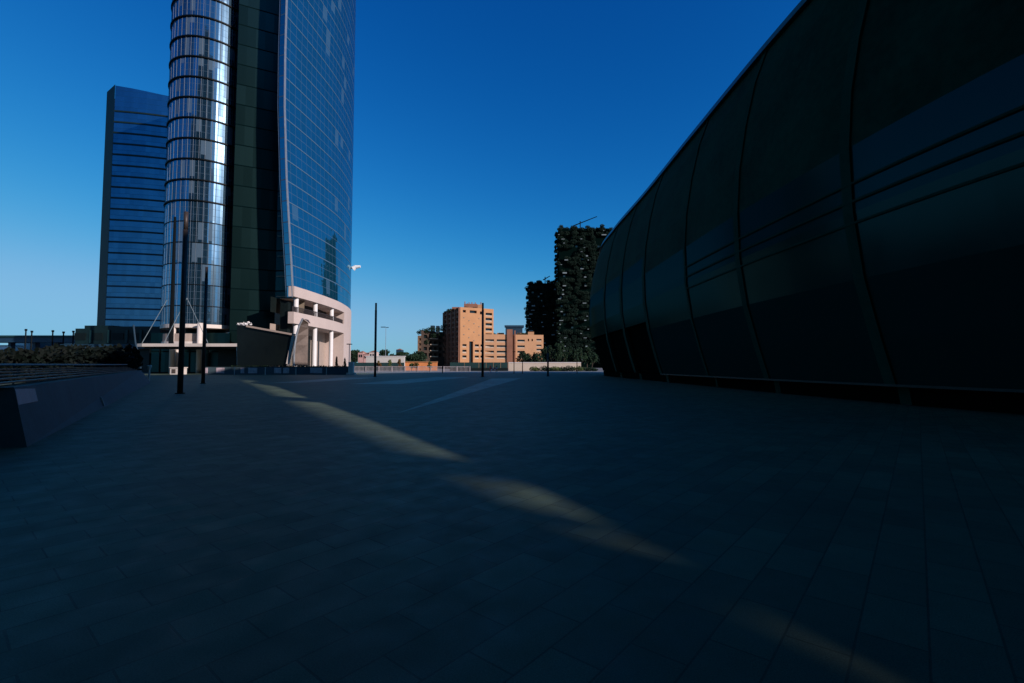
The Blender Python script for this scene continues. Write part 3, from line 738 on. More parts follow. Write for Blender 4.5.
# ------------------------------------------------------------------ plaza masts
MAST = [(180, 393.5, 10.4, 'tall bronze light mast nearest the camera, tip in sunlight', .14),
        (203, 383.5, 10.0, 'bronze light mast just behind the nearest one, in front of the round corner', .14),
        (375, 376.8, 10.2, 'dark light mast standing alone between tower and brick flats', .17),
        (482.6, 376.8, 10.2, 'dark light mast rising in front of the tall brick block', .17),
        (548, 376.2, 3.9, 'shorter dark mast in front of the plant-covered towers', .14)]
for u, v, hh, lab, r in MAST:
    Y = CZ * F / (v - 366); x = wx(u, v, Y)
    top = hh if hh < 5 else {180: wz(180, 212, Y), 203: wz(203, 267, Y)}.get(u, wz(u, 303, Y))
    if u == 548: top = wz(548, 346, Y)
    t = thing('light_mast', (x, Y, 0), lab, 'mast', 'dark light masts on the plaza')
    b = MB(); b.tube([(x, Y, .03), (x, Y, top - 1.0)], r, 10, r * .92); b.build('pole', M['pole'], t, smooth=True)
    b = MB(); b.tube([(x, Y, top - .99), (x, Y, top)], r * .8, 10); b.build('light_head', M['pole'], t, smooth=True)
    b = MB(); b.tube([(x, Y, 0), (x, Y, .05)], r * 1.7, 12); b.build('base_plate', M['dark_metal'], t)
for u, vt, Y, lab in ((442.5, 345, 100, 'thin dark post before the dark terraced flats'), (514, 352, 96, 'left of two thin dark posts before the pale wall'), (522.5, 352, 96, 'right of two thin dark posts before the pale wall'), (577, 352, 98, 'thin dark post close to the pavilion end')):
    x = wx(u, 368, Y); t = thing('lamp_post', (x, Y, 0), lab, 'post'); zt = wz(u, vt, Y)
    b = MB(); b.tube([(x, Y, 0), (x, Y, zt)], .09, 6, .06); b.build('pole', M['dark_metal'], t)
    b = MB(); b.box(x - .3, x + .3, Y - .1, Y + .1, zt + .003, zt + .12); b.build('lamp_head', M['dark_metal'], t)
# far two-armed road lamp
x = wx(385.5, 360, 180); zt = wz(385, 327.5, 180); t = thing('street_lamp', (x, 180, 0), 'distant tall pale road lamp with two short arms against the sky', 'street lamp')
b = MB(); b.tube([(x, 180, 0), (x, 180, zt)], .12, 6, .08); b.build('pole', M['steel'], t)
b = MB(); b.box(x - 1.9, x - .1, 179.9, 180.1, zt, zt + .3); b.build('lamp_head', M['navy'], t); b = MB(); b.box(x + .1, x + 1.0, 179.9, 180.1, zt - .1, zt + .15); b.build('lamp_head', M['navy'], t)

# ------------------------------------------------------------------ planter wall on the left
pw = thing('planter_wall', (-12, 15, 0), 'long dark sloping concrete planter wall with slatted top along the left', 'wall')
G0 = Vector((-9.0, 9.05, 0)); G1 = Vector((-32.2, 43.2, 0)); dW = (G1 - G0).normalized(); nW = Vector((dW.y, -dW.x, 0))   # nW to plaza
if nW.x < 0: nW = -nW
T0 = W(14, 387, 9.3); T1 = W(141, 370.2, 43.2); T0.z = 1.09; T1.z = 1.12
b = MB(); b.quad(G0, G1, T1, T0); b.build('sloping_face', M['concrete'], pw)
E0 = G0 + Vector((-8, -1.2, 0)); b = MB(); b.quad(E0, G0, T0, Vector((E0.x, E0.y, 1.09))); b.build('end_face', M['concrete_dk'], pw)
inn = -nW
b = MB(); b.quad(T0, T1, T1 + inn * .5, T0 + inn * .5); b.quad(T0 + Vector((0, 0, 0)), T0 + inn * .5, Vector((E0.x, E0.y + .5, 1.09)), Vector((E0.x, E0.y, 1.09))); b.build('coping', M['concrete_dk'], pw)
for k in range(5):
    o_ = inn * (.25 + .17 * k); z = 1.14 + .065 * k; b = MB(); h = Vector((0, 0, .035)); q = inn * .14
    for P_, Q_ in ((T0 + o_, T1 + o_), (T0 + o_ * 1.0, Vector((E0.x, E0.y, T0.z)) + Vector((0, .3 + .17 * k, 0)))):
        P_ = Vector((P_.x, P_.y, z)); Q_ = Vector((Q_.x, Q_.y, z))
        b.quad(P_, Q_, Q_ + h, P_ + h); b.quad(P_ + h, Q_ + h, Q_ + h + q, P_ + h + q)
    b.build('slat', M['slat'], pw)
b = MB(); r0 = T0 + inn * 1.3; r1 = T1 + inn * 1.0; b.tube([(r0.x - 8, r0.y - 1, 1.52), (r0.x, r0.y, 1.52), (r1.x, r1.y, 1.62)], .04, 6); b.build('handrail', M['rail'], pw)
for k in range(14):
    p = r0.lerp(r1, k / 13); b = MB(); b.tube([(p.x, p.y, 0), (p.x, p.y, 1.5)], .025, 5); b.build('rail_post', M['slat'], pw)
b = MB()
def onface(u, v):                    # ray onto the sloping face
    d = W(u, v, 1) - Vector((0, 0, CZ)); n_ = (G1 - G0).cross(T0 - G0).normalized(); c_ = Vector((0, 0, CZ)); t_ = (G0 - c_).dot(n_) / d.dot(n_)
    return c_ + d * t_ * .998
b.quad(onface(18.5, 405), onface(38, 401), onface(35, 388.5), onface(15, 389)); b.build('access_panel', M['panel'], pw)
b = MB(); b.tube([onface(100.5, 397), onface(102.5, 402), onface(104, 406)], .035, 5); b.build('drain_spout', M['rail'], pw)
# small cone bollard light at the wall's end
p = W(149.5, 366, 46); b = MB(); b.tube([(p.x, 46, 0), (p.x, 46, 1.1)], .08, 8); b.tube([(p.x, 46, 1.1), (p.x, 46, 1.5)], .09, 10, .2); b.tube([(p.x, 46, 1.5), (p.x, 46, 1.58)], .2, 10, .16)
tag(b.build('bollard_light', M['column']), 'little pale cone-topped bollard light past the planter wall end', 'bollard')

# ------------------------------------------------------------------ left: hedge bank, podium, footbridge, low buildings
rng = random.Random(11); pts = []
for k in range(70):
    f = k / 69; u = -40 + 165 * f; Y = 50 + 6 * math.sin(k * .7); x = wx(u, 360, Y); top = wz(u, 350.5 + 2.5 * math.sin(k * .9) - (4 if u > 45 else 0) * min(1, max(0, (u - 38) / 20)), Y)
    pts.append(((x, Y, top * .5), (1.6, 1.2, top * .5)))
b = MB(); leaves(b, pts, 15000, .24, rng); tag(b.build('hedge', M['leaf_h']), 'long dark untrimmed hedge behind the slatted planter wall', 'hedge')
pd = thing('podium_building', (-95, 110, 0), 'low stepped dark podium at the foot of the blue tower', 'building')
Yp = 112.
b = MB()
for u0, u1, vt in ((75, 84, 328.5), (84, 112, 325.5), (112, 160, 326.5)):
    b.box(wx(u0, 340, Yp), wx(u1, 340, Yp) - .003, Yp, Yp + 24, 0, wz(u0, vt, Yp))
b.build('wall', M['darkgreen'], pd)
b = MB(); b.box(wx(66, 345, Yp), wx(158, 345, Yp), Yp - 1.5, Yp - .003, wz(80, 349, Yp), wz(80, 344.5, Yp)); b.build('balcony_band', M['navy'], pd)
for u in (91, 109, 127, 141):
    b = MB(); b.box(wx(u, 340, Yp) - .25, wx(u, 340, Yp) + .25, Yp - .2, Yp - .003, wz(u, 343, Yp), wz(u, 330, Yp)); b.build('pilaster', M['green_panel'], pd)
for u in (80, 97, 118, 134, 148):
    b = MB(); b.box(wx(u, 340, Yp) - 1.3, wx(u, 340, Yp) + 1.3, Yp - .1, Yp - .003, wz(u, 340, Yp), wz(u, 333, Yp)); b.build('window', M['void'], pd)
fb = thing('footbridge', (-160, 150, 0), 'long dark raised footbridge deck with railing at the far left', 'bridge')
Yf = 150.; xa, xb = wx(-60, 340, Yf), wx(76, 340, Yf)
b = MB(); b.box(xa, xb, Yf, Yf + 5, wz(0, 342.2, Yf), wz(0, 336, Yf)); b.build('deck', M['navy'], fb)
b = MB(); b.box(xa, xb, Yf - .3, Yf - .003, wz(0, 337.4, Yf), wz(0, 335.4, Yf)); b.build('handrail', M['green_panel'], fb)
for u in (-20, 4, 29, 52, 73):
    b = MB(); x = wx(u, 350, Yf); b.box(x - .4, x + .4, Yf + 1.5, Yf + 3, 0, wz(0, 342.3, Yf)); b.build('pier', M['navy'], fb)
for k, (u, vt) in enumerate(((25.2, 330.8), (31.2, 332.5), (52.2, 332), (63, 333.3), (72.8, 332.5))):
    Y = 132.; x = wx(u, 345, Y); b = MB(); b.tube([(x, Y, 0), (x, Y, wz(u, vt, Y))], .2, 6, .16); b.box(x - .2, x + .2, Y - .2, Y + .2, wz(u, vt, Y) + .003, wz(u, vt, Y) + .5)
    tag(b.build('lamp_mast', M['dark_metal']), ['first dark lamp mast from the left before the footbridge', 'second dark lamp mast from the left, close to the first', 'middle of the five lamp masts before the footbridge', 'fourth lamp mast, before the cream building', 'lamp mast nearest the podium building'][k], 'mast', 'lamp masts before the footbridge')
for k, (u0, u1, vt, lab, m) in enumerate(((-30, 13, 346, 'bright white low building under the footbridge, farthest left', 'white'), (10, 24, 342.9, 'white shed roof beside the white building under the footbridge', 'white'), (24, 53, 343.2, 'bluish low hall under the middle of the footbridge', 'navy'), (53, 78, 343.6, 'cream building under the right end of the footbridge', 'palewall'))):
    Y = 190. + 4 * k; t = thing('low_building', (wx((u0 + u1) / 2, 360, Y), Y, 0), lab, 'building')
    b = MB(); hh = wz(u0, vt, Y); xa, xb = wx(u0, 350, Y), wx(u1, 350, Y) - .2; b.box(xa, xb, Y, Y + 12, 0, hh); b.build('wall', M[m], t)
    b = MB(); b.box(xa - .2, xb + .1, Y - .3, Y + 12.2, hh + .003, hh + .35); b.build('roof', M['rail'], t)
    for q in range(3):
        xx = xa + (xb - xa) * (q + .5) / 3; b = MB(); b.box(xx - 1, xx + 1, Y - .06, Y - .003, hh * .35, hh * .7); b.build('window', M['glass_win'], t)

# ------------------------------------------------------------------ background centre
M['railpaint'] = mat('railing_paint', (.30, .27, .28), .6)
rl = thing('railing', (wx(400, 370, 129), 129, 0), 'long pale metal railing along the far plaza edge', 'railing')
xa, xb = wx(353, 370, 129), wx(470, 370, 129)
b = MB(); k = 0; x = xa
while x < xb: b.box(x, x + .09, 129, 129.08, 0, 1.25); x += .34
b.build('bars', M['railpaint'], rl)
b = MB(); b.box(xa, xb, 128.95, 129.12, 1.253, 1.4); b.build('top_rail', M['railpaint'], rl)
for q in range(10):
    x = xa + (xb - xa) * q / 9; b = MB(); b.box(x - .12, x + .12, 128.8, 128.94, 0, 1.45); b.build('post', M['railpaint'], rl)
wl = thing('boundary_wall', (wx(385, 368, 175), 175, 0), 'long pale boundary wall with coping behind the railing', 'wall')
xa, xb = wx(366, 360, 175), wx(404.5, 360, 175)
b = MB(); b.box(xa, xb, 175, 176, 0, wz(380, 356.6, 175)); b.build('wall', M['whitewall'], wl); b = MB(); b.box(xa - .2, xb + .2, 174.8, 176.2, wz(380, 356.6, 175) + .003, wz(380, 356.0, 175)); b.build('coping', M['white'], wl)
b = MB(); b.box(wx(354, 360, 168), wx(404, 360, 168), 168, 168.5, 0, wz(380, 362.6, 168)); tag(b.build('hoarding', M['green_panel']), 'low dark green hoarding in front of the pale boundary wall', 'fence')
ow = thing('orange_wall', (wx(420, 368, 160), 160, 0), 'low bright orange wall behind young trees', 'wall')
xa, xb = wx(405, 365, 160), wx(437, 365, 160); b = MB(); b.box(xa, xb, 160, 161, 0, wz(420, 362.2, 160)); b.build('wall', M['orange'], ow); b = MB(); b.box(xa - .1, xb + .1, 159.8, 161.2, wz(420, 362.2, 160) + .003, wz(420, 361.6, 160)); b.build('coping', M['brick'], ow)
def tree(name, x, Y, hh, r, lab, group, m='leaf', n=700, s=.3, seed=0, col=False):
    rg = random.Random(seed); t = thing(name, (x, Y, 0), lab, 'tree', group)
    b = MB(); b.tube([(x, Y, 0), (x + .1, Y, hh * .35), (x, Y, hh * .75)], hh * .03, 6, .03)
    for q in range(4):
        a = q * 1.6; b.tube([(x, Y, hh * (.3 + .1 * q)), (x + math.cos(a) * r * .6, Y + math.sin(a) * r * .6, hh * (.5 + .1 * q))], hh * .014, 5, .02)
    b.build('trunk', M['trunk'], t)
    pts = []
    for q in range(9):
        f = rg.random(); w_ = (1 - abs(f - .4) * 1.1) * r * (.5 if not col else .8)
        pts.append(((x + rg.uniform(-1, 1) * w_, Y + rg.uniform(-1, 1) * w_, hh * (.35 + .58 * f)), (r * .42, r * .42, hh * (.13 if not col else .2))))
    b = MB(); leaves(b, pts, n, s, rg); b.build('crown', M[m], t)
pos = ('at the far left', 'second from the left', 'third from the left', 'fourth from the left', 'fifth from the left', 'at the right end')
for k, (u, v, m) in enumerate(((379, 360.5, 'leaf_o'), (390, 359.6, 'leaf_l'), (400, 359.2, 'leaf_o'), (411.5, 361, 'leaf_l'), (416, 361, 'leaf_o'), (430, 361.5, 'leaf_l'))):
    tree('young_tree', wx(u, 365, 150), 150, wz(u, v, 150), 1.0, 'small young tree before the pale and orange walls, ' + pos[k], 'young trees before the orange wall', m, 260, .22, 40 + k)
for k, (u, v, r) in enumerate(((354, 349.5, 5), (374, 352, 3.8), (383, 350.3, 4.5), (396, 353, 5), (403, 351.5, 6), (410, 352.5, 6.5), (417, 351.5, 6), (391, 352, 5))):
    tree('tree', wx(u, 360, 230), 230 + k, wz(u, v, 230), r, 'dark distant tree ' + ['beside the tower edge', 'behind the pink house', 'left of the road lamp', 'right of the navy block', 'over the end of the pale wall', 'in the middle of the dark clump', 'against the dark terraced flats', 'behind the road lamp'][k], 'distant trees beyond the pale wall', 'leaf', 700, .6, 60 + k)
for k, (u0, u1, vt, m, lab) in enumerate(((358, 363, 352.5, 'pink', 'tiny pink house nearest the tower'), (363.5, 369, 354, 'pink', 'low pink house with pale front beside the tiny one'), (369, 375, 352, 'stone', 'pale distant house with chimney left of the trees'), (396, 401, 349.8, 'navy', 'distant navy block showing over the trees'))):
    Y = 215.; t = thing('house', (wx(u0, 360, Y), Y + k, 0), lab, 'house'); hh = wz(u0, vt, Y); xa, xb = wx(u0, 360, Y), wx(u1, 360, Y)
    if k == 3: Y = 260.; hh = wz(u0, vt, Y); xa, xb = wx(u0, 360, Y), wx(u1, 360, Y)
    b = MB(); b.box(xa, xb, Y, Y + 6, 0, hh); b.build('wall', M[m], t)
    b = MB(); rr = .8; b.poly([(xa, Y - .2, hh), (xb, Y - .2, hh), ((xa + xb) / 2, Y + 3, hh + rr)]); b.quad((xa, Y - .2, hh + .003), ((xa + xb) / 2, Y + 3, hh + rr), ((xa + xb) / 2, Y + 3, hh + rr), (xa, Y + 6, hh + .003)); b.quad((xb, Y - .2, hh + .003), (xb, Y + 6, hh + .003), ((xa + xb) / 2, Y + 3, hh + rr), ((xa + xb) / 2, Y + 3, hh + rr)); b.build('roof', M['brick_dk'], t)
    for q in (.3, .7):
        xx = xa + (xb - xa) * q; b = MB(); b.box(xx - .3, xx + .3, Y - .08, Y - .004, hh * .72, hh * .88); b.build('window', M['glass_win'], t)

# --- brick flats -----------------------------------------------------
def seg(uA, YA, uB, YB):
    a = Vector((wx(uA, 355, YA), YA, 0)); c = Vector((wx(uB, 355, YB), YB, 0)); return a, c, (c - a).length
BT = thing('apartment_building', (wx(468, 366, 262), 262, 0), 'tall sunlit orange brick tower block with blank front', 'building')
Yk = 262.
a, c, w = seg(460.0, Yk, 493.5, 272.); hT = wz(460, 307, Yk)
uz = lambda v: wz(470, v, 266)
fx = lambda u: (u - 460) / 33.5 * w
holes = []
holes += [(fx(462.5), fx(465.5), uz(313), uz(310.5)), (fx(469.3), fx(476.2), uz(313.2), uz(310.5)), (fx(479.5), fx(482), uz(314), uz(311))]
for q in range(7):
    v = 312 + q * 5.2; holes.append((fx(485.3), fx(492.0), uz(v + 3.6), uz(v)))
for q in range(3):
    v = 344.3 + q * 5.6; holes += [(fx(462.3), fx(466.3), uz(v + 3.3), uz(v)), (fx(474.5), fx(478.6), uz(v + 3.3), uz(v)), (fx(480.2), fx(482.6), uz(v + 3.3), uz(v))]
holes.append((fx(469), fx(472.8), .5, uz(341.5)))
b = MB(); pn = holed(a, (c - a), w, hT, holes, 1.4, b); b.build('wall', M['brick'], BT)
for k, q in enumerate(pn): windows(BT, [q], rail=(1.3, .7) if k > 2 and k != len(pn) - 1 else None)
b = MB(); dd = (c - a).normalized(); 
for rr in range(9):                    # faint tie plates on the blank front
    for cc in range(4):
        if (rr * 7 + cc * 5) % 3: continue
        p = a + dd * fx(463.5 + cc * 5) + Vector((.3 * dd.y, -.3 * dd.x, uz(318 + rr * 2.8)))
        b.box(p.x - .35, p.x + .35, p.y, p.y + .2, p.z - .25, p.z + .25)
b.build('wall_plates', M['sill'], BT)
# shaded left side with stepped pillars
a2, c2, w2 = seg(443.5, 282., 460.0, Yk)
b = MB(); hs = []
for q in range(4):
    for r_ in range(12):
        hs.append((w2 * (.05 + q * .24), w2 * (.19 + q * .24), 2 + r_ * 2.7, 3.7 + r_ * 2.7))
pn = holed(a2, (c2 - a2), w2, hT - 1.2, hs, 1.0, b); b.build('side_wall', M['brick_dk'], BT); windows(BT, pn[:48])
d2 = (c2 - a2).normalized(); n2 = Vector((d2.y, -d2.x, 0))
for q in range(5):
    b = MB(); p = a2 + d2 * w2 * (.0 + q * .235); b.obox((p + n2 * .7).xy, d2.xy, 1.0, .69, 0, hT - 1.0 + .25 * q); b.build('pillar', M['brick_dk'], BT)
b = MB(); b.quad(a + Vector((0, 0, hT)), c + Vector((0, 0, hT)), c + Vector((-8, 22, hT)), a2 + Vector((0, 6, hT))); b.build('roof', M['sill'], BT)
b = MB(); b.quad(c, c + Vector((-8, 22, 0)), c + Vector((-8, 22, hT)), c + Vector((0, 0, hT))); b.build('rear_wall', M['brick_dk'], BT)
for u0, u1, vt, m in ((464, 477, 303.8, 'brick_dk'), (477.5, 482.5, 304.5, 'brick2'), (452, 459, 307, 'brick_dk')):
    b = MB(); b.box(wx(u0, 305, 272), wx(u1, 305, 272), 272, 276, hT + .01, wz(u0, vt, 272)); b.build('roof_box', M[m], BT)
for u in (465, 467.5, 469.2, 472, 475.3, 481): 
    b = MB(); x = wx(u, 303, 274); b.tube([(x, 274, hT), (x, 274, wz(u, 301.5 + (u % 3) * .7, 274))], .28, 5); b.build('antenna', M['brick_dk'], BT)
rng = random.Random(21); b = MB(); leaves(b, [((wx(u, 305, 272), 272, hT + dz_), (1.6, 1, .8)) for u, dz_ in ((449, -.8), (452, -.5), (456, -.2), (466, .5), (474, .5))], 400, .4, rng); b.build('roof_plants', M['leaf'], BT)
# low wing
BL = thing('apartment_building', (wx(515, 366, 256), 256, 0), 'lower sunlit orange brick flats with balconies right of the tall block', 'building')
a, c, w = seg(483.5, 268.9, 543.5, 276.); zL = lambda v: wz(513, v, 272); hL = zL(334.5); fx = lambda u: (u - 483.5) / 60.0 * w
holes = []
for v in (339.5, 345.3, 350.8, 356):
    holes += [(fx(485), fx(493.8), zL(v + 2.9), zL(v)), (fx(496.5), fx(506.3), zL(v + 2.9), zL(v)), (fx(517), fx(524.5), zL(v + 2.9), zL(v))]
for v in (338.6, 344.3, 348.6): holes.append((fx(536.3), fx(541.5), zL(v + 2.6), zL(v)))
holes += [(fx(527.5), fx(528.9), zL(341), zL(338.6)), (fx(531.3), fx(532.7), zL(341), zL(338.6)), (fx(508.6), fx(510), .4, zL(336)), (fx(513.2), fx(514.2), .4, zL(336))]
b = MB(); pn = holed(a, c - a, w, hL, holes, 1.5, b); b.build('wall', M['brick2'], BL)
for k, q in enumerate(pn): windows(BL, [q], rail=(1.4, .65) if k < 15 else None)
b = MB(); b.box(wx(507, 350, 270.7), wx(512.6, 350, 270.7), 270.7, 275.5, 0, zL(329.5)); b.box(wx(514.4, 350, 271.6), wx(515.6, 350, 271.6), 271.6, 275.5, 0, zL(330.5)); b.build('stair_tower', M['brick_dk'], BL)
b = MB(); b.quad(a + Vector((0, 0, hL)), c + Vector((0, 0, hL)), c + Vector((0, 18, hL)), a + Vector((0, 18, hL))); b.build('roof', M['sill'], BL)
b = MB(); b.quad(c, c + Vector((0, 18, 0)), c + Vector((0, 18, hL)), c + Vector((0, 0, hL))); b.build('end_wall', M['brick'], BL)
for u0, u1, vt in ((497, 504, 332.8), (528, 534, 331.8), (517, 526, 333)):
    b = MB(); b.box(wx(u0, 333, 276.5), wx(u1, 333, 276.5), 276.5, 280, hL + .01, wz(u0, vt, 276.5)); b.build('roof_box', M['brick2'], BL)
b = MB(); b.box(wx(505.5, 330, 281), wx(522.5, 330, 281), 281, 287, hL + .02, wz(512, 327.5, 281)); b.prism([(wx(504.5, 328, 280.5), 280.5), (wx(524, 328, 280.5), 280.5), (wx(523, 328, 287), 287.5), (wx(507, 328, 287), 287.5)], wz(512, 327.5, 281) + .003, wz(512, 325.3, 281)); b.build('roof_pavilion', M['navy'], BL, fix=True)

for u in (494, 500, 519, 523, 526):
    b = MB(); leaves(b, [((wx(u, 333, 276), 276, hL + .5), (1.2, 1, .6))], 60, .35, rng); b.build('roof_plant', M['leaf'], BL)
# dark terraced block at left
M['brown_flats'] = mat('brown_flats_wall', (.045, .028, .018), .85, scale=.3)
BD = thing('apartment_building', (wx(430, 366, 268), 268, 0), 'dark terraced flats with planted roof left of the tall brick block', 'building')
a, c, w = seg(421, 268., 446, 282.); zD = lambda v: wz(430, v, 272); hD = zD(331)
b = MB(); hs = [(w * q, w * (q + .13), zD(v + 3.4), zD(v)) for q in (.1, .3, .5, .7, .85) for v in (335, 341, 347, 353)]
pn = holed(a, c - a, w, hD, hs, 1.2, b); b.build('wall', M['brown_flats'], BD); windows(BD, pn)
for v in (338.5, 344.5, 350.5, 356.5):
    b = MB(); dd = (c - a).normalized(); b.obox((a + Vector((w * .38 * dd.x, w * .38 * dd.y - 1.3, 0))).xy, dd.xy, w * .3, 1.2, zD(v + .5), zD(v - .5)); b.build('balcony', M['sill'], BD)
a0, c0_, w0 = seg(417.5, 268.8, 421, 268.); b = MB(); pn = holed(a0, c0_ - a0, w0, zD(336), [(w0 * .35, w0 * .95, zD(v + 2.4), zD(v)) for v in (338.5, 343.5, 348.5, 353.5, 358)], .8, b); b.build('end_bay', M['brick2'], BD); windows(BD, pn)
b = MB(); b.quad(a + Vector((0, 0, hD)), c + Vector((0, 0, hD)), c + Vector((-2, 14, hD)), a + Vector((-2, 14, hD))); b.build('roof', M['brick_dk'], BD)
for u0, u1, vt in ((430.5, 434.2, 325.5), (436, 439, 325.8)):
    b = MB(); b.box(wx(u0, 328, 276), wx(u1, 328, 276), 276, 279, hD - 1, wz(u0, vt, 276)); b.build('chimney', M['sill'], BD)
b = MB(); leaves(b, [((wx(u, 330, 270), 270, zD(v)), (1.9, 1.2, 1.3)) for u, v in ((419.5, 333), (421, 332), (424, 331), (427, 330.5), (429, 330), (432, 329), (438, 330), (442, 329), (444, 326.5), (441, 335), (434, 336), (427, 342))], 900, .36, rng); b.build('planting', M['leaf'], BD)
# hoarding, pale wall
hd = thing('construction_hoarding', (wx(480, 368, 150), 150, 0), 'long dark green construction hoarding below the brick flats', 'fence')
xa, xb = wx(450, 366, 150), wx(508, 366, 150)
for q in range(8):
    x0_, x1_ = xa + (xb - xa) * q / 8, xa + (xb - xa) * (q + 1) / 8 - .06; b = MB(); b.box(x0_, x1_, 150, 150.2, .1, wz(480, 362.4, 150)); b.build('panel', M['green_panel'], hd)
b = MB(); b.box(xa, xb, 149.4, 149.9, 0, .9); b.build('base_rail', M['void'], hd)
gw = thing('garden_wall', (wx(545, 368, 150), 150, 0), 'pale stone garden wall right of the green hoarding', 'wall')
xa, xb = wx(508.5, 366, 150), wx(581, 366, 150)
b = MB(); b.box(xa, xb, 150, 150.6, 0, wz(545, 362.8, 150)); b.build('wall', M['palewall'], gw); b = MB(); b.box(xa, xb, 149.9, 150.7, wz(545, 362.8, 150) + .003, wz(545, 362.2, 150)); b.build('coping', M['white'], gw)
rng = random.Random(33)
for k, u in enumerate((534, 544, 549, 555, 562, 569, 578, 586, 592)):
    Y = 140.; x = wx(u, 368, Y); b = MB(); s_ = .9 + .5 * rng.random(); leaves(b, [((x, Y, s_ * .55), (s_ * 1.2, s_, s_ * .6)), ((x + .8, Y, s_ * .4), (s_, s_, s_ * .45))], 420, .2, rng)
    tag(b.build('shrub', M['leaf' if k % 3 else 'leaf_l']), 'rounded shrub before the pale garden wall, ' + ['standing alone at its left', 'second of the row', 'third of the row', 'fourth of the row', 'fifth of the row', 'sixth of the row', 'seventh of the row, past the wall end', 'near the pavilion', 'closest to the pavilion'][k], 'shrub', 'shrubs before the garden wall')
# row of poplars
for k, u in enumerate((524, 529, 534, 539, 545, 551, 557, 563, 569, 575, 581, 587, 592)):
    Y = 175. + (k % 3) * 4; v = 352 - 1.5 * (k % 4) - (4 if 540 < u < 575 else 0) + rng.uniform(-1, 1)
    if u < 540: v = 353 + (k % 2) * 1.5
    tree('poplar', wx(u, 365, Y), Y, wz(u, v, Y), 2.0 if u > 540 else 2.8, ('rounded' if u < 540 else 'slender') + ' green tree before the planted towers, ' + ['first', 'second', 'third', 'fourth', 'fifth', 'sixth', 'seventh', 'eighth', 'ninth', 'tenth', 'eleventh', 'twelfth', 'last'][k] + ' from the left', 'trees in a row before the planted towers', 'leaf', 620, .34, 100 + k, True)
# roadworks figure and barrier
t = thing('traffic_barrier', (wx(494, 370, 118), 118, 0), 'small red and white traffic barrier at the plaza edge', 'barrier'); x = wx(494, 370, 118)
for q in (-.7, .7):
    b = MB(); b.tube([(x + q, 118, 0), (x + q, 118, 1.2)], .06, 6); b.box(x + q - .2, x + q + .2, 117.7, 118.3, 0, .1); b.build('leg', M['white'], t)
for z in (.45, .85):
    for q in range(4):
        b = MB(); b.box(x - .8 + q * .4, x - .4 + q * .4 - .003, 117.9, 117.96, z, z + .25); b.build('board', M['red' if (q + int(z * 2)) % 2 else 'white'], t)
for k, u in enumerate((490.5, 496.5)):
    x = wx(u, 370, 121)
    b = MB()
    pts_ = [((x, 121, .0), (x, 121, .0))]
    b = MB(); b.tube([(x - .1, 121, 0), (x - .11, 121, .45), (x - .08, 121, .86)], .07, 8, .1); b.tube([(x + .12, 121.05, 0), (x + .12, 121, .45), (x + .08, 121, .86)], .07, 8, .1)
    b.tube([(x, 121, .84), (x, 121, 1.1), (x, 121, 1.38), (x, 121, 1.46)], .17, 10, .15); b.tube([(x, 121, 1.44), (x, 121, 1.54)], .06, 8)
    b.tube([(x, 121, 1.52), (x, 121, 1.58), (x, 121, 1.7), (x, 121, 1.76)], .085, 10, .07)
    for s_ in (-1, 1): b.tube([(x + s_ * .2, 121, 1.4), (x + s_ * .25, 121, 1.1), (x + s_ * .22, 120.9, .84)], .05, 6, .035)
    tag(b.build('person', M['red' if k == 0 else 'brick']), ['distant person in red standing left of the traffic barrier', 'distant person in orange standing right of the traffic barrier'][k], 'person', 'distant people by the barrier')

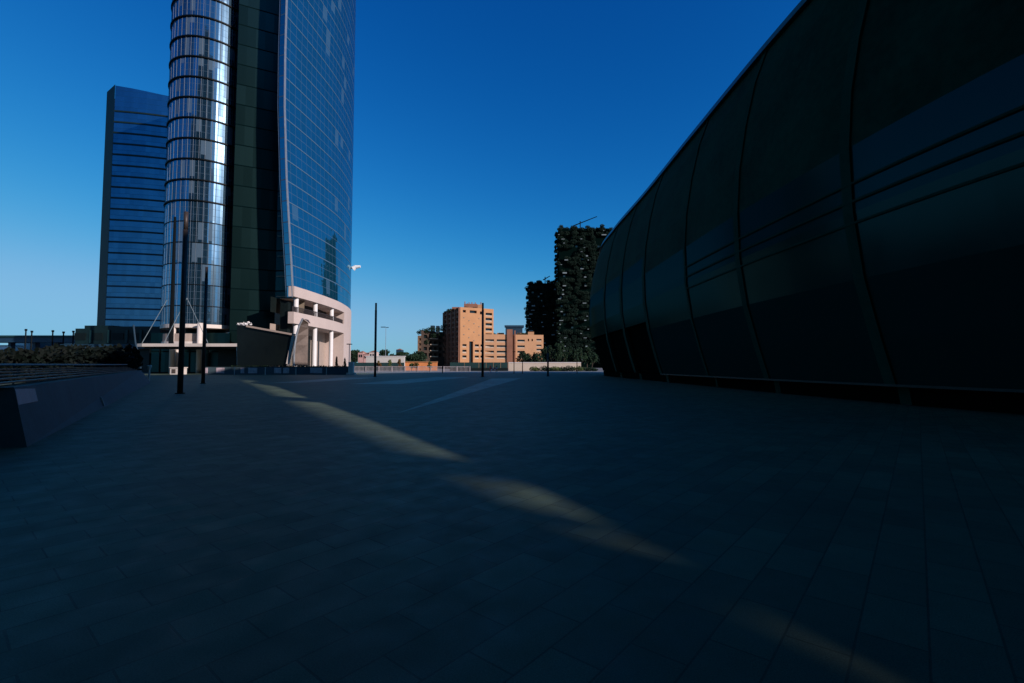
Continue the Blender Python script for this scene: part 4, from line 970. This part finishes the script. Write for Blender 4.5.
# ------------------------------------------------------------------ planted residential towers
def planted_tower(uL, uR, vt, Y, dep, lab, seed, crane):
    rg = random.Random(seed); t = thing('residential_tower', (wx((uL + uR) / 2, 366, Y), Y, 0), lab, 'tower')
    xa, xb = wx(uL, 300, Y), wx(uR, 300, Y); H = wz((uL + uR) / 2, vt, Y); m_ = 1.6
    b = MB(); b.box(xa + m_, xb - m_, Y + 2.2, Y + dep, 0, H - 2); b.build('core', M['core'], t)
    nf = int((H - 4) / 3.35); zz = [3 + k * 3.35 for k in range(nf)]; pts = []; w = xb - xa
    wn = MB()
    for z in zz:
        for q in range(3 if w > 22 else 2):
            if rg.random() < .12: continue
            nn = 3 if w > 22 else 2
            bx = xa + w * (q + rg.uniform(.02, .3)) / nn; bw = w / nn * rg.uniform(.5, .85); out = rg.uniform(.2, 1.6)
            if q == 0: bx = xa + rg.uniform(0, .8)
            bb = MB(); bb.box(bx, min(bx + bw, xb), Y - out + 1, Y + 2.6, z, z + .28)
            bb.box(bx, min(bx + bw, xb), Y - out + .9, Y - out + .995, z - .25, z + .75); m = 'core'
            if rg.random() < .6:  # pale boxes paint glints among the balcony slabs
                m = 'pale_glint'; bx += bw * rg.uniform(0, .5); bb = MB(); sw = rg.uniform(.7, 3.8); bb.box(bx, bx + sw, Y - out + .1, Y - out + 1.6, z - .15, z + rg.uniform(.1, .9)); bw = sw
            if len([c for c in t.children]) < 96: bb.build('balcony', M[m], t)  # pale_glint boxes built here are painted glints, not balconies
            for _ in range(4): pts.append(((xa + w * (q + rg.random()) / nn, Y - out + 1.1, z + 1.1 + rg.random() * .7), (1.9 + rg.random(), .9, 1.2 + .8 * rg.random())))
        for xs, sd_ in ((xa, 1), (xb, -1)):
            for _ in range(2): pts.append(((xs + sd_ * rg.uniform(0, 1.3), Y + rg.uniform(0, dep), z + 1.2), (1.1, 2.2, 1.3)))
        for q in range(5):
            if rg.random() < .3:
                x = xa + m_ + (w - 2 * m_ - 2) * rg.random(); wn.box(x, x + 1.6, Y + 2.1, Y + 2.19, z + .9, z + 2.2)
    wn.build('window_panes', M['glass_win'], t)
    for k in range(26): pts.append(((xa + w * rg.uniform(.05, .95), Y + rg.uniform(0, dep), H - 1.3 + rg.uniform(-.5, .8)), (1.9, 1.9, 1.4)))
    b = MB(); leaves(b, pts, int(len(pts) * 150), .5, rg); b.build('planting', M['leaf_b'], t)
    (p0, p1), (q0, q1) = crane
    b = MB(); A_, B_ = W(p0, p1, Y + 6), W(q0, q1, Y + 6); b.tube([A_, B_], .45, 4, .3); mid = A_.lerp(B_, .3); b.tube([(mid.x, mid.y, H - 4), mid, mid + Vector((0, 0, 1.6))], .4, 4); b.build('roof_crane', M['dark_metal'], t)
    return t
M['pale_glint'] = mat('balcony_glint', (.17, .21, .21), .8, scale=.5, var=.3)  # pale tone for the painted glints
planted_tower(557.5, 615.5, 225, 372., 20, 'tall dark tower with leafy balconies beside the pavilion, crane on its roof', 3, ((573, 226), (597, 216.5)))
planted_tower(527, 562, 280.5, 390., 20, 'shorter dark planted tower half hidden behind the tall one', 9, ((543, 280), (550, 276)))
